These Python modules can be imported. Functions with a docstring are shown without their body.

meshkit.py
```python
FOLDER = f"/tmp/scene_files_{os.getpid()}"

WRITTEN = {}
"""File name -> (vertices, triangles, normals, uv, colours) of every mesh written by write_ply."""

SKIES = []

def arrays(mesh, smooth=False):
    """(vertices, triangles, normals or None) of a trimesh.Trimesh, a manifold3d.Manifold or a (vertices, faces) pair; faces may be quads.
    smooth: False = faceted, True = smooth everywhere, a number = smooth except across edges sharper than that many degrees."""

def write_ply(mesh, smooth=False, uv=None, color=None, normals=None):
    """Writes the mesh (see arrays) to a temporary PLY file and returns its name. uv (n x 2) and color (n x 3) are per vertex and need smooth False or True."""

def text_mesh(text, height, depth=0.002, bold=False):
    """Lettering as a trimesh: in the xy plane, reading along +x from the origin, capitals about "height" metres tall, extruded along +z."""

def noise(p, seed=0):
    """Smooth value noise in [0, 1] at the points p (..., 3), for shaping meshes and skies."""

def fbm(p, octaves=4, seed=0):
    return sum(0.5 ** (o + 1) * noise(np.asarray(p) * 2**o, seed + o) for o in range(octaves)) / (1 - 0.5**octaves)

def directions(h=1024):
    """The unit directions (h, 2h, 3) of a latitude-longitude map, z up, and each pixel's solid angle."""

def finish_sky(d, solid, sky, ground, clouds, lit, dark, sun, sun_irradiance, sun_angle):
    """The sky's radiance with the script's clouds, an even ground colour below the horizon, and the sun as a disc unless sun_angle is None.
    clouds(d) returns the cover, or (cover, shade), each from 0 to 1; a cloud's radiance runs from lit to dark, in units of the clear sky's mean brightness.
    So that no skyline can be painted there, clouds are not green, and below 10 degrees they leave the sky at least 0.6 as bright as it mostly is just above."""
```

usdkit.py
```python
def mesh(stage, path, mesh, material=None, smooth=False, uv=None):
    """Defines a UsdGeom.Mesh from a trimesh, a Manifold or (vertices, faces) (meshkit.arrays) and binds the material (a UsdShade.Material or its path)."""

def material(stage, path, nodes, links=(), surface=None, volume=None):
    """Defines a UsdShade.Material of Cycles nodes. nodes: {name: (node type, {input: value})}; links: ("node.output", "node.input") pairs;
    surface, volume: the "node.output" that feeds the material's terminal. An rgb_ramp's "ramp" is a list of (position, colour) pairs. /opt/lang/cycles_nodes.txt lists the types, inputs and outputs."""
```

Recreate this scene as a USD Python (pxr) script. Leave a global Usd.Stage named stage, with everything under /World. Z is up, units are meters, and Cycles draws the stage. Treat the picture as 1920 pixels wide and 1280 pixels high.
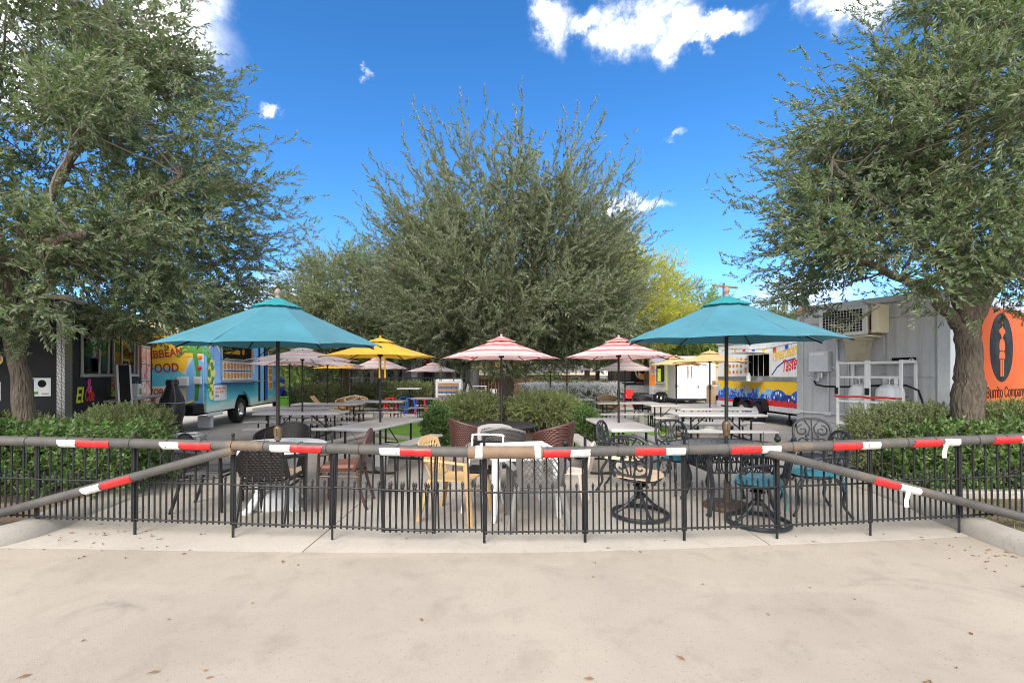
import math, random
import numpy as np, trimesh, usdkit, meshkit
from shapely.geometry import Polygon, Point, LineString, box as sbox
from shapely import affinity
from shapely.ops import unary_union
from pxr import Usd, UsdGeom, UsdLux, UsdShade, Gf, Sdf, Vt

stage = Usd.Stage.CreateInMemory()
UsdGeom.SetStageUpAxis(stage, 'Z'); UsdGeom.SetStageMetersPerUnit(stage, 1.0)
WORLD = UsdGeom.Xform.Define(stage, '/World'); stage.SetDefaultPrim(WORLD.GetPrim())
UsdGeom.Scope.Define(stage, '/World/Looks')
PI = math.pi

# ------------------------------------------------------------------ camera
EYE, FOC, HOR, CX = 1.56, 850.0, 703.0, 960.0      # eye height; focal length, horizon row and centre column of the 1920-wide photograph
cam = UsdGeom.Camera.Define(stage, '/World/camera')
cam.CreateHorizontalApertureAttr(36.0); cam.CreateVerticalApertureAttr(24.0)
cam.CreateFocalLengthAttr(36.0 * FOC / 1920)
cam.CreateVerticalApertureOffsetAttr(36.0 * (HOR - 640.5) / 1920)
cam.CreateClippingRangeAttr(Gf.Vec2f(0.05, 4000))
cam.CreateExposureAttr(1.80)
_x = cam.AddTransformOp(); _x.Set(Gf.Matrix4d(1,0,0,0, 0,0,1,0, 0,-1,0,0, 0,0,EYE,1))

# ------------------------------------------------------------------ sun and sky
SUN_EL, SUN_AZ = math.radians(36), math.radians(197)     # azimuth of the direction towards the sun, atan2(x, y)
sun_dir = np.array([math.sin(SUN_AZ)*math.cos(SUN_EL), math.cos(SUN_AZ)*math.cos(SUN_EL), math.sin(SUN_EL)])
sun = UsdLux.DistantLight.Define(stage, '/World/sun')
sun.CreateNormalizeAttr(True); sun.CreateIntensityAttr(0.40); sun.CreateAngleAttr(36.0); sun.CreateColorAttr(Gf.Vec3f(1.0, 0.90, 0.77))
sun.AddRotateXYZOp().Set(Gf.Vec3f(math.degrees(PI/2 - SUN_EL), 0, math.degrees(-SUN_AZ + PI)))
M_ = Gf.Rotation(Gf.Vec3d(0,0,1), Gf.Vec3d(*[float(a) for a in sun_dir]))
sun.ClearXformOpOrder(); sun.AddTransformOp().Set(Gf.Matrix4d().SetRotate(M_))

def sky_material():
    # clouds: a few cumulus puffs (direction given as x/y and z/y) broken up by noise
    n = {'tc': ('texture_coordinate', {}), 'sky': ('sky_texture', dict(sky_type='single_scattering', sun_disc=False, sun_elevation=SUN_EL, sun_rotation=SUN_AZ, altitude=200.0, air_density=0.62, aerosol_density=0.3, ozone_density=1.5)),
         'hs': ('hsv', dict(hue=0.5, saturation=1.30, value=1.0, fac=1.0)),
         'bg': ('background_shader', dict(strength=0.102)),
         'nz': ('noise_texture', dict(scale=9.0, detail=9.0, roughness=0.66)), 'mx': ('mix_color', dict(use_clamp=False)), 'cr': ('mix_color', dict(a=(2.6,2.75,3.1), b=(12.0,11.9,11.8), use_clamp=False)),
         'nz2': ('noise_texture', dict(scale=3.0, detail=3.0)), }
    l = [('sky.color', 'hs.color'), ('hs.color', 'mx.a'), ('mx.result', 'bg.color'), ('tc.generated', 'nz.vector'), ('tc.generated', 'nz2.vector')]
    # warp the direction by noise, then take the distance to each puff's centre
    n['wv'] = ('vector_math', dict(math_type='multiply_add', vector2=(0.16,0.16,0.16))); l += [('nz.color','wv.vector1'), ('tc.generated','wv.vector3')]
    puffs = [  # px, py, radius px (across, up), strength
        (1030,58,40,46,.95),(1100,50,50,22,.7),(1185,55,66,50,1.0),(1265,68,60,42,.92),(1350,55,55,24,.85),(1240,12,70,30,.85),(1315,95,28,18,.5),
        (1585,-22,70,52,1.15),(1640,-25,45,45,1.0),(502,200,26,17,.62),(685,152,12,14,.45),(1205,382,45,14,.7),(1160,402,40,16,.7),
        (260,25,150,75,1.15),(130,60,150,90,1.1),(330,-20,90,50,1.1),(60,150,110,80,1.0),(250,130,80,60,.85),(1275,246,22,9,.35),
        (560,560,150,40,.55),(1480,560,120,45,.5)]
    prev = None
    for i, (px, py, rx, ry, s) in enumerate(puffs):
        d = np.array([(px-CX)/FOC, 1.0, (HOR-py)/FOC]); d /= np.linalg.norm(d)
        dd = d + 0.08
        right = np.array([d[1], -d[0], 0]); right /= np.linalg.norm(right)
        up = np.cross(right, d)
        k = np.linalg.norm([(px-CX)/FOC, 1.0, (HOR-py)/FOC])
        a, b = FOC*k/rx, FOC*k/ry
        n[f's{i}'] = ('vector_math', dict(math_type='subtract', vector2=tuple(dd)))
        n[f'r{i}'] = ('vector_math', dict(math_type='dot_product', vector2=tuple(right*a)))
        n[f'u{i}'] = ('vector_math', dict(math_type='dot_product', vector2=tuple(up*b)))
        n[f'c{i}'] = ('combine_xyz', {})
        n[f'f{i}'] = ('vector_math', dict(math_type='dot_product', vector2=tuple(d)))
        n[f'l{i}'] = ('vector_math', dict(math_type='length'))
        n[f'v{i}'] = ('map_range', dict(range_type='smoothstep', from_min=1.35, from_max=0.15, to_min=0.0, to_max=s, clamp=True))
        l += [('wv.vector', f's{i}.vector1'), (f's{i}.vector', f'r{i}.vector1'), (f's{i}.vector', f'u{i}.vector1'),
              (f'r{i}.value', f'c{i}.x'), (f'u{i}.value', f'c{i}.y'), (f'c{i}.vector', f'l{i}.vector1'), (f'l{i}.value', f'v{i}.value')]
        # the far side of the sky must not repeat the puff
        n[f'z{i}'] = ('math', dict(math_type='greater_than', value2=0.0)); n[f'w{i}'] = ('math', dict(math_type='multiply'))
        l += [('tc.generated', f'f{i}.vector1'), (f'f{i}.value', f'z{i}.value1'), (f'z{i}.value', f'w{i}.value1'), (f'v{i}.result', f'w{i}.value2')]
        if prev:
            n[f'm{i}'] = ('math', dict(math_type='maximum')); l += [(prev, f'm{i}.value1'), (f'w{i}.value', f'm{i}.value2')]; prev = f'm{i}.value'
        else: prev = f'w{i}.value'
    # cloud elsewhere (behind the camera and overhead): ordinary broken cloud
    n['el'] = ('map_range', dict(from_min=0.28, from_max=0.48, to_min=0.0, to_max=0.9, clamp=True)); l += [('nz2.fac', 'el.value')]
    n['sp'] = ('separate_xyz', {}); l += [('tc.generated', 'sp.vector')]
    n['bk'] = ('map_range', dict(from_min=0.35, from_max=0.05, to_min=0.0, to_max=1.0, clamp=True)); l += [('sp.y', 'bk.value')]
    n['eb'] = ('math', dict(math_type='multiply')); l += [('el.result','eb.value1'), ('bk.result','eb.value2')]
    n['all'] = ('math', dict(math_type='maximum')); l += [(prev,'all.value1'), ('eb.value','all.value2')]
    n['nm'] = ('map_range', dict(from_min=0.30, from_max=0.70, to_min=0.12, to_max=1.4, clamp=True)); l += [('nz.fac','nm.value')]
    n['fin'] = ('math', dict(math_type='multiply', use_clamp=True)); l += [('all.value','fin.value1'), ('nm.result','fin.value2'), ('fin.value','mx.fac'), ('fin.value','cr.fac'), ('cr.result','mx.b')]
    return usdkit.material(stage, '/World/Looks/sky', n, l, surface='bg.background')

dome = UsdLux.DomeLight.Define(stage, '/World/sky')
dome.CreateIntensityAttr(1.0)
dome.GetPrim().SetCustomDataByKey('kind', 'structure')
UsdShade.MaterialBindingAPI.Apply(dome.GetPrim()).Bind(sky_material())

# ------------------------------------------------------------------ helpers
def G(px, py):                       # the ground point seen at a pixel of the photograph
    Y = FOC*EYE/(py-HOR); return np.array([(px-CX)/FOC*Y, Y])
def W(px, py, Y): return np.array([(px-CX)/FOC*Y, Y, EYE-(py-HOR)/FOC*Y])
_used = {}
def numbered(parent, name):
    k = (parent, name); c = _used.get(k, 0); _used[k] = c+1
    return f'{parent}/{name}' + (f'_{c:03d}' if c else '')
def T(x=0, y=0, z=0):
    m = np.eye(4); m[:3,3] = x, y, z; return m
def RZ(a): c, s = math.cos(a), math.sin(a); m = np.eye(4); m[:2,:2] = [[c,-s],[s,c]]; return m
def RX(a): c, s = math.cos(a), math.sin(a); m = np.eye(4); m[1:3,1:3] = [[c,-s],[s,c]]; return m
def RY(a): c, s = math.cos(a), math.sin(a); m = np.eye(4); m[0,0]=c; m[0,2]=s; m[2,0]=-s; m[2,2]=c; return m
def S(x, y, z): return np.diag([x, y, z, 1.0])

class MB:
    """Collects shapes; build() makes them one mesh."""
    def __init__(s): s.v, s.f, s.n = [], [], 0
    def add(s, v, f, M=None):
        v = np.asarray(v, float); f = np.asarray(f, int)
        if f.ndim == 2 and f.shape[1] == 4: f = np.vstack([f[:,[0,1,2]], f[:,[0,2,3]]])
        if M is not None: v = v @ M[:3,:3].T + M[:3,3]
        s.v.append(v); s.f.append(f + s.n); s.n += len(v); return s
    def box(s, x0, x1, y0, y1, z0, z1, M=None):
        v = [[x,y,z] for x in (x0,x1) for y in (y0,y1) for z in (z0,z1)]
        return s.add(v, [[0,1,3,2],[4,6,7,5],[0,4,5,1],[2,3,7,6],[0,2,6,4],[1,5,7,3]], M)
    def rbox(s, x0, x1, y0, y1, z0, z1, r=0.01, M=None):      # box with chamfered edges
        r = min(r, (x1-x0)*.45, (y1-y0)*.45, (z1-z0)*.45)
        p = []
        for x, X in ((x0,1),(x1,-1)):
            for y, Y in ((y0,1),(y1,-1)):
                for z, Z in ((z0,1),(z1,-1)):
                    p += [[x,y+Y*r,z+Z*r],[x+X*r,y,z+Z*r],[x+X*r,y+Y*r,z]]
        h = trimesh.convex.convex_hull(np.array(p)); return s.add(h.vertices, h.faces, M)
    def tube(s, path, r, n=8, closed=False, caps=True, M=None, flat=None):
        p = np.asarray(path, float); m = len(p); r = np.broadcast_to(np.asarray(r, float), (m,))
        t = np.roll(p,-1,0)-np.roll(p,1,0) if closed else np.gradient(p, axis=0)
        t /= np.maximum(np.linalg.norm(t, axis=1, keepdims=True), 1e-9)
        u = np.array([0,0,1.0]) if abs(t[0,2]) < .9 else np.array([1.0,0,0])
        rings = []
        for i in range(m):
            u = u - t[i]*(u@t[i]); u /= max(np.linalg.norm(u), 1e-9); w = np.cross(t[i], u)
            a = np.arange(n)/n*2*PI + PI/n
            fl = (1,1) if flat is None else flat
            rings.append(p[i] + r[i]*(np.outer(np.cos(a)*fl[0], u) + np.outer(np.sin(a)*fl[1], w)))
        v = np.vstack(rings); f = []
        for i in range(m if closed else m-1):
            a, b = i*n, ((i+1) % m)*n
            for k in range(n): f.append([a+k, a+(k+1)%n, b+(k+1)%n, b+k])
        f = np.array(f); f = np.vstack([f[:,[0,1,2]], f[:,[0,2,3]]])
        if caps and not closed:
            c = [[0,k+1,k] for k in range(1,n-1)] + [[(m-1)*n,(m-1)*n+k,(m-1)*n+k+1] for k in range(1,n-1)]
            f = np.vstack([f, c])
        return s.add(v, f, M)
    def bar(s, p, q, w, h=None, M=None):                      # square bar between two points
        return s.tube([p, q], w*.7071, 4, M=M) if h is None else s.tube([p, q], 0.7071, 4, M=M, flat=(h, w))
    def lathe(s, prof, n=24, M=None, arc=2*PI, start=0.0):
        prof = np.asarray(prof, float); full = arc > 6.28; c = n if full else n+1
        a = start + np.arange(c)/n*arc
        v = np.array([[r*math.cos(t), r*math.sin(t), z] for t in a for r, z in prof]); k = len(prof); f = []
        for i in range(n):
            j = (i+1) % c
            for q in range(k-1): f.append([i*k+q, j*k+q, j*k+q+1, i*k+q+1])
        return s.add(v, f, M)
    def poly(s, pg, z0, z1, M=None):                          # extruded polygon(s)
        for g in getattr(pg, 'geoms', [pg]):
            if g.is_empty or g.area < 1e-9: continue
            m = trimesh.creation.extrude_polygon(g, z1-z0, engine='earcut'); m.apply_translation([0,0,z0]); s.add(m.vertices, m.faces, M)
        return s
    def sheet(s, pg, z, M=None):
        for g in getattr(pg, 'geoms', [pg]):
            if g.is_empty: continue
            v, f = trimesh.creation.triangulate_polygon(g, engine='earcut'); v = np.c_[v, np.full(len(v), z)]; s.add(v, f, M)
        return s
    def grid(s, P, M=None, closed_u=False):                   # P (m, n, 3) surface
        P = np.asarray(P, float); m, n = P.shape[:2]; f = []
        for i in range(m if closed_u else m-1):
            for j in range(n-1): f.append([i*n+j, ((i+1)%m)*n+j, ((i+1)%m)*n+j+1, i*n+j+1])
        return s.add(P.reshape(-1,3), f, M)
    def slab(s, P, t, M=None):                                # a grid given thickness t along its normals
        P = np.asarray(P, float); du = np.gradient(P, axis=0); dv = np.gradient(P, axis=1); N = np.cross(du, dv); N /= np.maximum(np.linalg.norm(N, axis=2, keepdims=True), 1e-9)
        A, B = P + N*t/2, P - N*t/2; m, n = P.shape[:2]
        s.grid(A, M); s.grid(B[::-1], M)
        for a, b in ((A[0],B[0]),(B[-1],A[-1])): s.grid(np.stack([b,a]), M)
        for a, b in ((A[:,0],B[:,0]),(B[:,-1],A[:,-1])): s.grid(np.stack([a,b]), M)
        return s
    def text(s, t, h, M=None, bold=False, depth=.003):
        m = meshkit.text_mesh(t, h, depth, bold); return s.add(m.vertices, m.faces, M)
    def tm(s, m, M=None): return s.add(m.vertices, m.faces, M)
    def mesh(s): return np.vstack(s.v), np.vstack(s.f)

def setd(prim, label=None, cat=None, group=None, kind=None):
    for k, x in (('label',label),('category',cat),('group',group),('kind',kind)):
        if x: prim.SetCustomDataByKey(k, x)
    return prim
def place(x, loc, rz, extra=None):
    m = T(*loc) @ RZ(rz)
    if extra is not None: m = m @ extra
    x.ClearXformOpOrder(); x.AddTransformOp().Set(Gf.Matrix4d(*m.T.ravel().tolist()))
def thing(name, label, cat, loc=(0,0,0), rz=0.0, group=None, extra=None, kind=None):
    loc = (*loc, 0)[:3] if len(loc) == 2 else loc
    x = UsdGeom.Xform.Define(stage, numbered('/World', name)); place(x, loc, rz, extra)
    return setd(x.GetPrim(), label, cat, group, kind)
def part(parent, name, mb, mat, smooth=False, label=None, kind=None, M=None):
    m = usdkit.mesh(stage, numbered(str(parent.GetPath()), name), mb.mesh() if isinstance(mb, MB) else mb, mat, smooth)
    m.CreateDoubleSidedAttr(True)
    if M is not None: m.AddTransformOp().Set(Gf.Matrix4d(*M.T.ravel().tolist()))
    return setd(m.GetPrim(), label, kind=kind)
def solo(name, mb, mat, label=None, cat=None, group=None, kind=None, smooth=False):
    return setd(part(WORLD.GetPrim(), name, mb, mat, smooth), label, cat, group, kind)
def dup(src, loc, rz=0.0, label=None, group=None, extra=None):
    was = src.GetCustomData(); loc = (*loc, 0)[:3] if len(loc) == 2 else loc
    base = src.GetName()
    while base[-4:-3] == '_' and base[-3:].isdigit(): base = base[:-4]
    x = UsdGeom.Xform.Define(stage, numbered('/World', base)); p = x.GetPrim()
    p.GetReferences().AddInternalReference(src.GetPath()); p.SetInstanceable(True); place(x, loc, rz, extra)
    return setd(p, label or was['label'], was['category'], group or was.get('group'))

# ------------------------------------------------------------------ materials
def L(path, n, l, s='p.BSDF'): return usdkit.material(stage, '/World/Looks/'+path, n, l, surface=s)
def paint(name, col, rough=.5, var=.12, scale=6.0, metal=0.0, bump=0.0, bscale=40.0, spec=.5, dirt=None, coord='object', coat=0.0, sheen=0.0, detail=4.0, streak=None):
    """colour with cloudy variation, optional dirt stains and fine bump"""
    c = np.array(col, float)
    n = {'tc': ('texture_coordinate', {}) if coord == 'object' else ('geometry', {}), 'nz': ('noise_texture', dict(scale=scale, detail=detail, roughness=.6)),
         'rp': ('rgb_ramp', dict(ramp=[(.25, tuple(c*(1-var))), (.75, tuple(np.minimum(c*(1+var), .95)))])),
         'p': ('principled_bsdf', dict(roughness=rough, metallic=metal, specular_ior_level=spec, coat_weight=coat, sheen_weight=sheen)),
         'rr': ('map_range', dict(from_min=.3, from_max=.7, to_min=rough*.85, to_max=min(1, rough*1.2)))}
    o = 'tc.object' if coord == 'object' else 'tc.position'
    l = [(o,'nz.vector'), ('nz.fac','rp.fac'), ('nz.fac','rr.value'), ('rr.result','p.roughness')]
    out = 'rp.color'
    if dirt:                                                  # (colour, amount, scale)
        n['dn'] = ('noise_texture', dict(scale=dirt[2], detail=6.0, roughness=.7)); n['dr'] = ('map_range', dict(from_min=.48, from_max=.72, to_min=0.0, to_max=dirt[1], clamp=True))
        n['dm'] = ('mix_color', dict(b=tuple(dirt[0])))
        l += [(o,'dn.vector'), ('dn.fac','dr.value'), ('dr.result','dm.fac'), (out,'dm.a')]; out = 'dm.result'
    if streak:                                                # (colour, amount): run-off marks drawn out vertically
        n['sm'] = ('mapping', dict(scale=(7.0,7.0,.35))); n['sn'] = ('noise_texture', dict(scale=1.6, detail=5.0, roughness=.65)); n['sr'] = ('map_range', dict(from_min=.46, from_max=.70, to_min=0.0, to_max=streak[1], clamp=True)); n['sx'] = ('mix_color', dict(b=tuple(streak[0])))
        l += [(o,'sm.vector'), ('sm.vector','sn.vector'), ('sn.fac','sr.value'), ('sr.result','sx.fac'), (out,'sx.a')]; out = 'sx.result'
    l.append((out, 'p.base_color'))
    if bump:
        n['bn'] = ('noise_texture', dict(scale=bscale, detail=3.0)); n['b'] = ('bump', dict(strength=bump, distance=.01)); l += [(o,'bn.vector'), ('bn.fac','b.height'), ('b.normal','p.normal')]
    return L(name, n, l)

# ------------------------------------------------------------------ ground
def marks(n, l):
    # old tyre scuffs: parts of rings, broken up by noise
    prev = 'cm.result'; n['mn'] = ('noise_texture', dict(scale=7.0, detail=5.0, roughness=.75)); l.append(('g.position','mn.vector')); l.remove(('cm.result','p.base_color'))
    for i, (px, py, r, w, a, dx, dy) in enumerate(((200,1140,.17,.05,.55,0,-.1),(215,1150,.26,.04,.5,0,-.16),(1700,1090,.75,.05,.35,-.1,-.7),(1690,1110,.85,.03,.3,-.1,-.72),(1330,1120,.42,.05,.28,-.25,.25),(860,1070,.5,.2,.35,.1,.1),(1490,1215,.06,.06,.3,0,0),(380,1170,.2,.04,.25,0,-.12))):
        c = G(px,py); q = (c[0]+dx, c[1]+dy, 0.0)
        n[f'd{i}'] = ('vector_math', dict(math_type='distance', vector2=q)); n[f'e{i}'] = ('math', dict(math_type='subtract', value2=r)); n[f'f{i}'] = ('math', dict(math_type='absolute')); n[f'h{i}'] = ('map_range', dict(from_min=w, from_max=0.0, to_min=0.0, to_max=a, clamp=True))
        n[f'p{i}'] = ('vector_math', dict(math_type='distance', vector2=(c[0],c[1],0.0))); n[f'w{i}'] = ('map_range', dict(from_min=max(.3,r*.9), from_max=max(.3,r*.9)*.3, to_min=0.0, to_max=1.0, clamp=True)); n[f'k{i}'] = ('math', dict(math_type='multiply')); n[f'j{i}'] = ('math', dict(math_type='multiply')); n[f'o{i}'] = ('map_range', dict(from_min=.35, from_max=.62, to_min=0.0, to_max=1.0, clamp=True)); n[f'x{i}'] = ('mix_color', dict(b=(.13,.125,.12)))
        l.extend([('g.position',f'd{i}.vector1'),(f'd{i}.value',f'e{i}.value1'),(f'e{i}.value',f'f{i}.value1'),(f'f{i}.value',f'h{i}.value'),('g.position',f'p{i}.vector1'),(f'p{i}.value',f'w{i}.value'),(f'h{i}.result',f'k{i}.value1'),(f'w{i}.result',f'k{i}.value2'),('mn.fac',f'o{i}.value'),(f'k{i}.value',f'j{i}.value1'),(f'o{i}.result',f'j{i}.value2'),(f'j{i}.value',f'x{i}.fac'),(prev,f'x{i}.a')]); prev = f'x{i}.result'
    l.append((prev,'p.base_color'))
def concrete(name, base, warm, joint=False):
    n = {'g': ('geometry', {}), 'n1': ('noise_texture', dict(scale=.55, detail=5.0, roughness=.62)), 'n2': ('noise_texture', dict(scale=3.2, detail=6.0, roughness=.65, distortion=.4)), 'n3': ('noise_texture', dict(scale=160.0, detail=2.0)),
         'mp': ('mapping', dict(scale=(.35, 1.3, 1.0))), 'n4': ('noise_texture', dict(scale=1.3, detail=5.0, roughness=.6)),
         'r1': ('rgb_ramp', dict(ramp=[(.32, tuple(np.array(base)*.88)), (.5, base), (.68, warm)])),
         'r2': ('map_range', dict(from_min=.52, from_max=.78, to_min=0.0, to_max=.6, clamp=True)), 'm2': ('mix_color', dict(b=tuple(np.array(base)*.62))),
         'r4': ('map_range', dict(from_min=.55, from_max=.75, to_min=0.0, to_max=.45, clamp=True)), 'm4': ('mix_color', dict(b=tuple(np.minimum(np.array(warm)*1.18, .8)))),
         'r3': ('map_range', dict(from_min=.2, from_max=.8, to_min=.88, to_max=1.08)), 'm3': ('vector_math', dict(math_type='scale')),
         'p': ('principled_bsdf', dict(roughness=.85, specular_ior_level=.25)), 'b': ('bump', dict(strength=.35, distance=.004)),
         'gs': ('noise_texture', dict(scale=48.0, detail=2.0)), 'gr': ('map_range', dict(from_min=.61, from_max=.72, to_min=0.0, to_max=.38, clamp=True)), 'gm': ('mix_color', dict(b=(.11,.10,.085))),
         'cw': ('noise_texture', dict(scale=1.6, detail=4.0)), 'cv': ('vector_math', dict(math_type='multiply_add', vector2=(.5,.5,0.0))), 'ck': ('voronoi_texture', dict(feature='distance_to_edge', scale=.24)), 'cr': ('map_range', dict(from_min=.0012, from_max=.0003, to_min=0.0, to_max=.10, clamp=True)), 'cm': ('mix_color', dict(b=(.10,.09,.075)))}
    l = [('g.position','n1.vector'), ('g.position','n2.vector'), ('g.position','n3.vector'), ('g.position','mp.vector'), ('mp.vector','n4.vector'), ('n1.fac','r1.fac'), ('r1.color','m2.a'), ('n2.fac','r2.value'), ('r2.result','m2.fac'),
         ('m2.result','m4.a'), ('n4.fac','r4.value'), ('r4.result','m4.fac'), ('m4.result','m3.vector1'), ('n3.fac','r3.value'), ('r3.result','m3.scale'), ('m3.vector','gm.a'), ('g.position','gs.vector'), ('gs.fac','gr.value'), ('gr.result','gm.fac'), ('gm.result','cm.a'), ('g.position','cw.vector'), ('cw.color','cv.vector1'), ('g.position','cv.vector3'), ('cv.vector','ck.vector'), ('ck.distance','cr.value'), ('cr.result','cm.fac'), ('cm.result','p.base_color'), ('n3.fac','b.height'), ('b.normal','p.normal')]
    if joint: marks(n, l)
    return L(name, n, l)
m_plaza = concrete('plaza_concrete', (.40,.365,.315), (.435,.395,.335))
m_drive = concrete('drive_concrete', (.325,.284,.234), (.362,.314,.255), True)
m_kerb = concrete('kerb_concrete', (.33,.305,.265), (.385,.35,.30))
m_earth = paint('bare_earth', (.16,.115,.08), .95, .35, 2.2, bump=.6, bscale=18, coord='geometry')

m_mulch = paint('mulch', (.06,.04,.028), .95, .5, 26, bump=1.0, bscale=60, coord='geometry')
m_grass_dry = paint('dry_grass_blade', (.20,.19,.07), .8, .45, 3.0, coord='geometry')
def turf_mat():
    n = {'g': ('geometry', {}), 'a': ('noise_texture', dict(scale=1.1, detail=4.0)), 'b': ('noise_texture', dict(scale=220.0, detail=2.0)), 'r': ('rgb_ramp', dict(ramp=[(.3,(.115,.24,.03)),(.7,(.17,.31,.05))])),
         'q': ('map_range', dict(from_min=.25, from_max=.75, to_min=.7, to_max=1.25)), 's': ('vector_math', dict(math_type='scale')), 'p': ('principled_bsdf', dict(roughness=.8, specular_ior_level=.2)), 'u': ('bump', dict(strength=.7, distance=.01))}
    return L('artificial_turf', n, [('g.position','a.vector'),('g.position','b.vector'),('a.fac','r.fac'),('b.fac','q.value'),('r.color','s.vector1'),('q.result','s.scale'),('s.vector','p.base_color'),('b.fac','u.height'),('u.normal','p.normal')])
m_turf = turf_mat()
b = MB(); b.box(-900, 900, -60, 1500, -.6, -.045); solo('ground', b, m_earth, kind='structure')
# the line where the driveway meets the plaza, and the beds left and right
front = [(-14,4.3)] + [tuple(G(x,y)) for x, y in ((30,1026),(400,1033),(700,1035.5),(960,1036),(1150,1032),(1300,1027),(1500,1019),(1700,1011))] + [(5.2,4.5),(14,4.6)]
def smooth_line(pts, step=.12, rounds=2):
    p = np.array(pts, float)
    for _ in range(rounds): p = np.vstack([p[:1], np.stack([p[:-1]*.75+p[1:]*.25, p[:-1]*.25+p[1:]*.75],1).reshape(-1,2), p[-1:]])
    d = np.r_[0, np.cumsum(np.linalg.norm(np.diff(p,axis=0),axis=1))]; t = np.linspace(0, d[-1], max(2,int(d[-1]/step)))
    return np.c_[np.interp(t,d,p[:,0]), np.interp(t,d,p[:,1])]
bedL = smooth_line([(-14,3.3),(-6.4,3.55),(-5.2,3.95),(-4.75,4.25),(-4.95,4.7),(-5.2,5.1),(-5.3,5.7),(-5.15,6.6),(-5.0,7.5),(-5.6,7.8),(-14,7.8)])
bedR = smooth_line([(4.62,-4.0),(4.6,2.0),(4.6,4.0),(4.74,4.75),(5.15,5.3),(5.3,6.0),(5.25,7.0),(5.4,7.35),(6.0,7.5),(14,7.6)])
polyL, polyR = Polygon(bedL), Polygon(list(bedR)+[(14,-4)])
front_line = smooth_line(front)
plaza_area = Polygon(list(map(tuple,front_line)) + [(14,60),(-14,60)]); drive_area = Polygon(list(map(tuple,front_line)) + [(14,-20),(-14,-20)])
island_c, island_r = (.4,12.8), (4.3,3.0)
ell = lambda k: affinity.scale(Point(*island_c).buffer(1, 48), island_r[0]+k, island_r[1]+k)
cut = unary_union([polyL.buffer(.05), polyR.buffer(.05), ell(0)])
b = MB(); b.poly(drive_area.difference(cut).buffer(-.011), -.04, 0); solo('driveway', b, m_drive, kind='structure')
pl = setd(UsdGeom.Xform.Define(stage, '/World/plaza_pavement').GetPrim(), kind='structure')
rng = np.random.default_rng(3)
xs = [-14]+[-1.85+4.22*k for k in range(-2,4)]+[14]; zs = [3]+[6.56+3.6*k for k in range(0,7)]+[60]
for i in range(len(xs)-1):
    for j in range(len(zs)-1):
        c = sbox(xs[i]+.006, zs[j]+.006, xs[i+1]-.006, zs[j+1]-.006).intersection(plaza_area.difference(cut).buffer(-.005))
        if c.is_empty or c.area < .02: continue
        b = MB(); b.poly(c, -.04, rng.uniform(-.003,.001)); part(pl, 'slab', b, m_plaza)
b = MB(); b.poly(unary_union([plaza_area, drive_area]).difference(cut), -.044, -.012); solo('joint_bed', b, paint('joint_dirt',(.09,.08,.065),.95), kind='structure')
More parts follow.
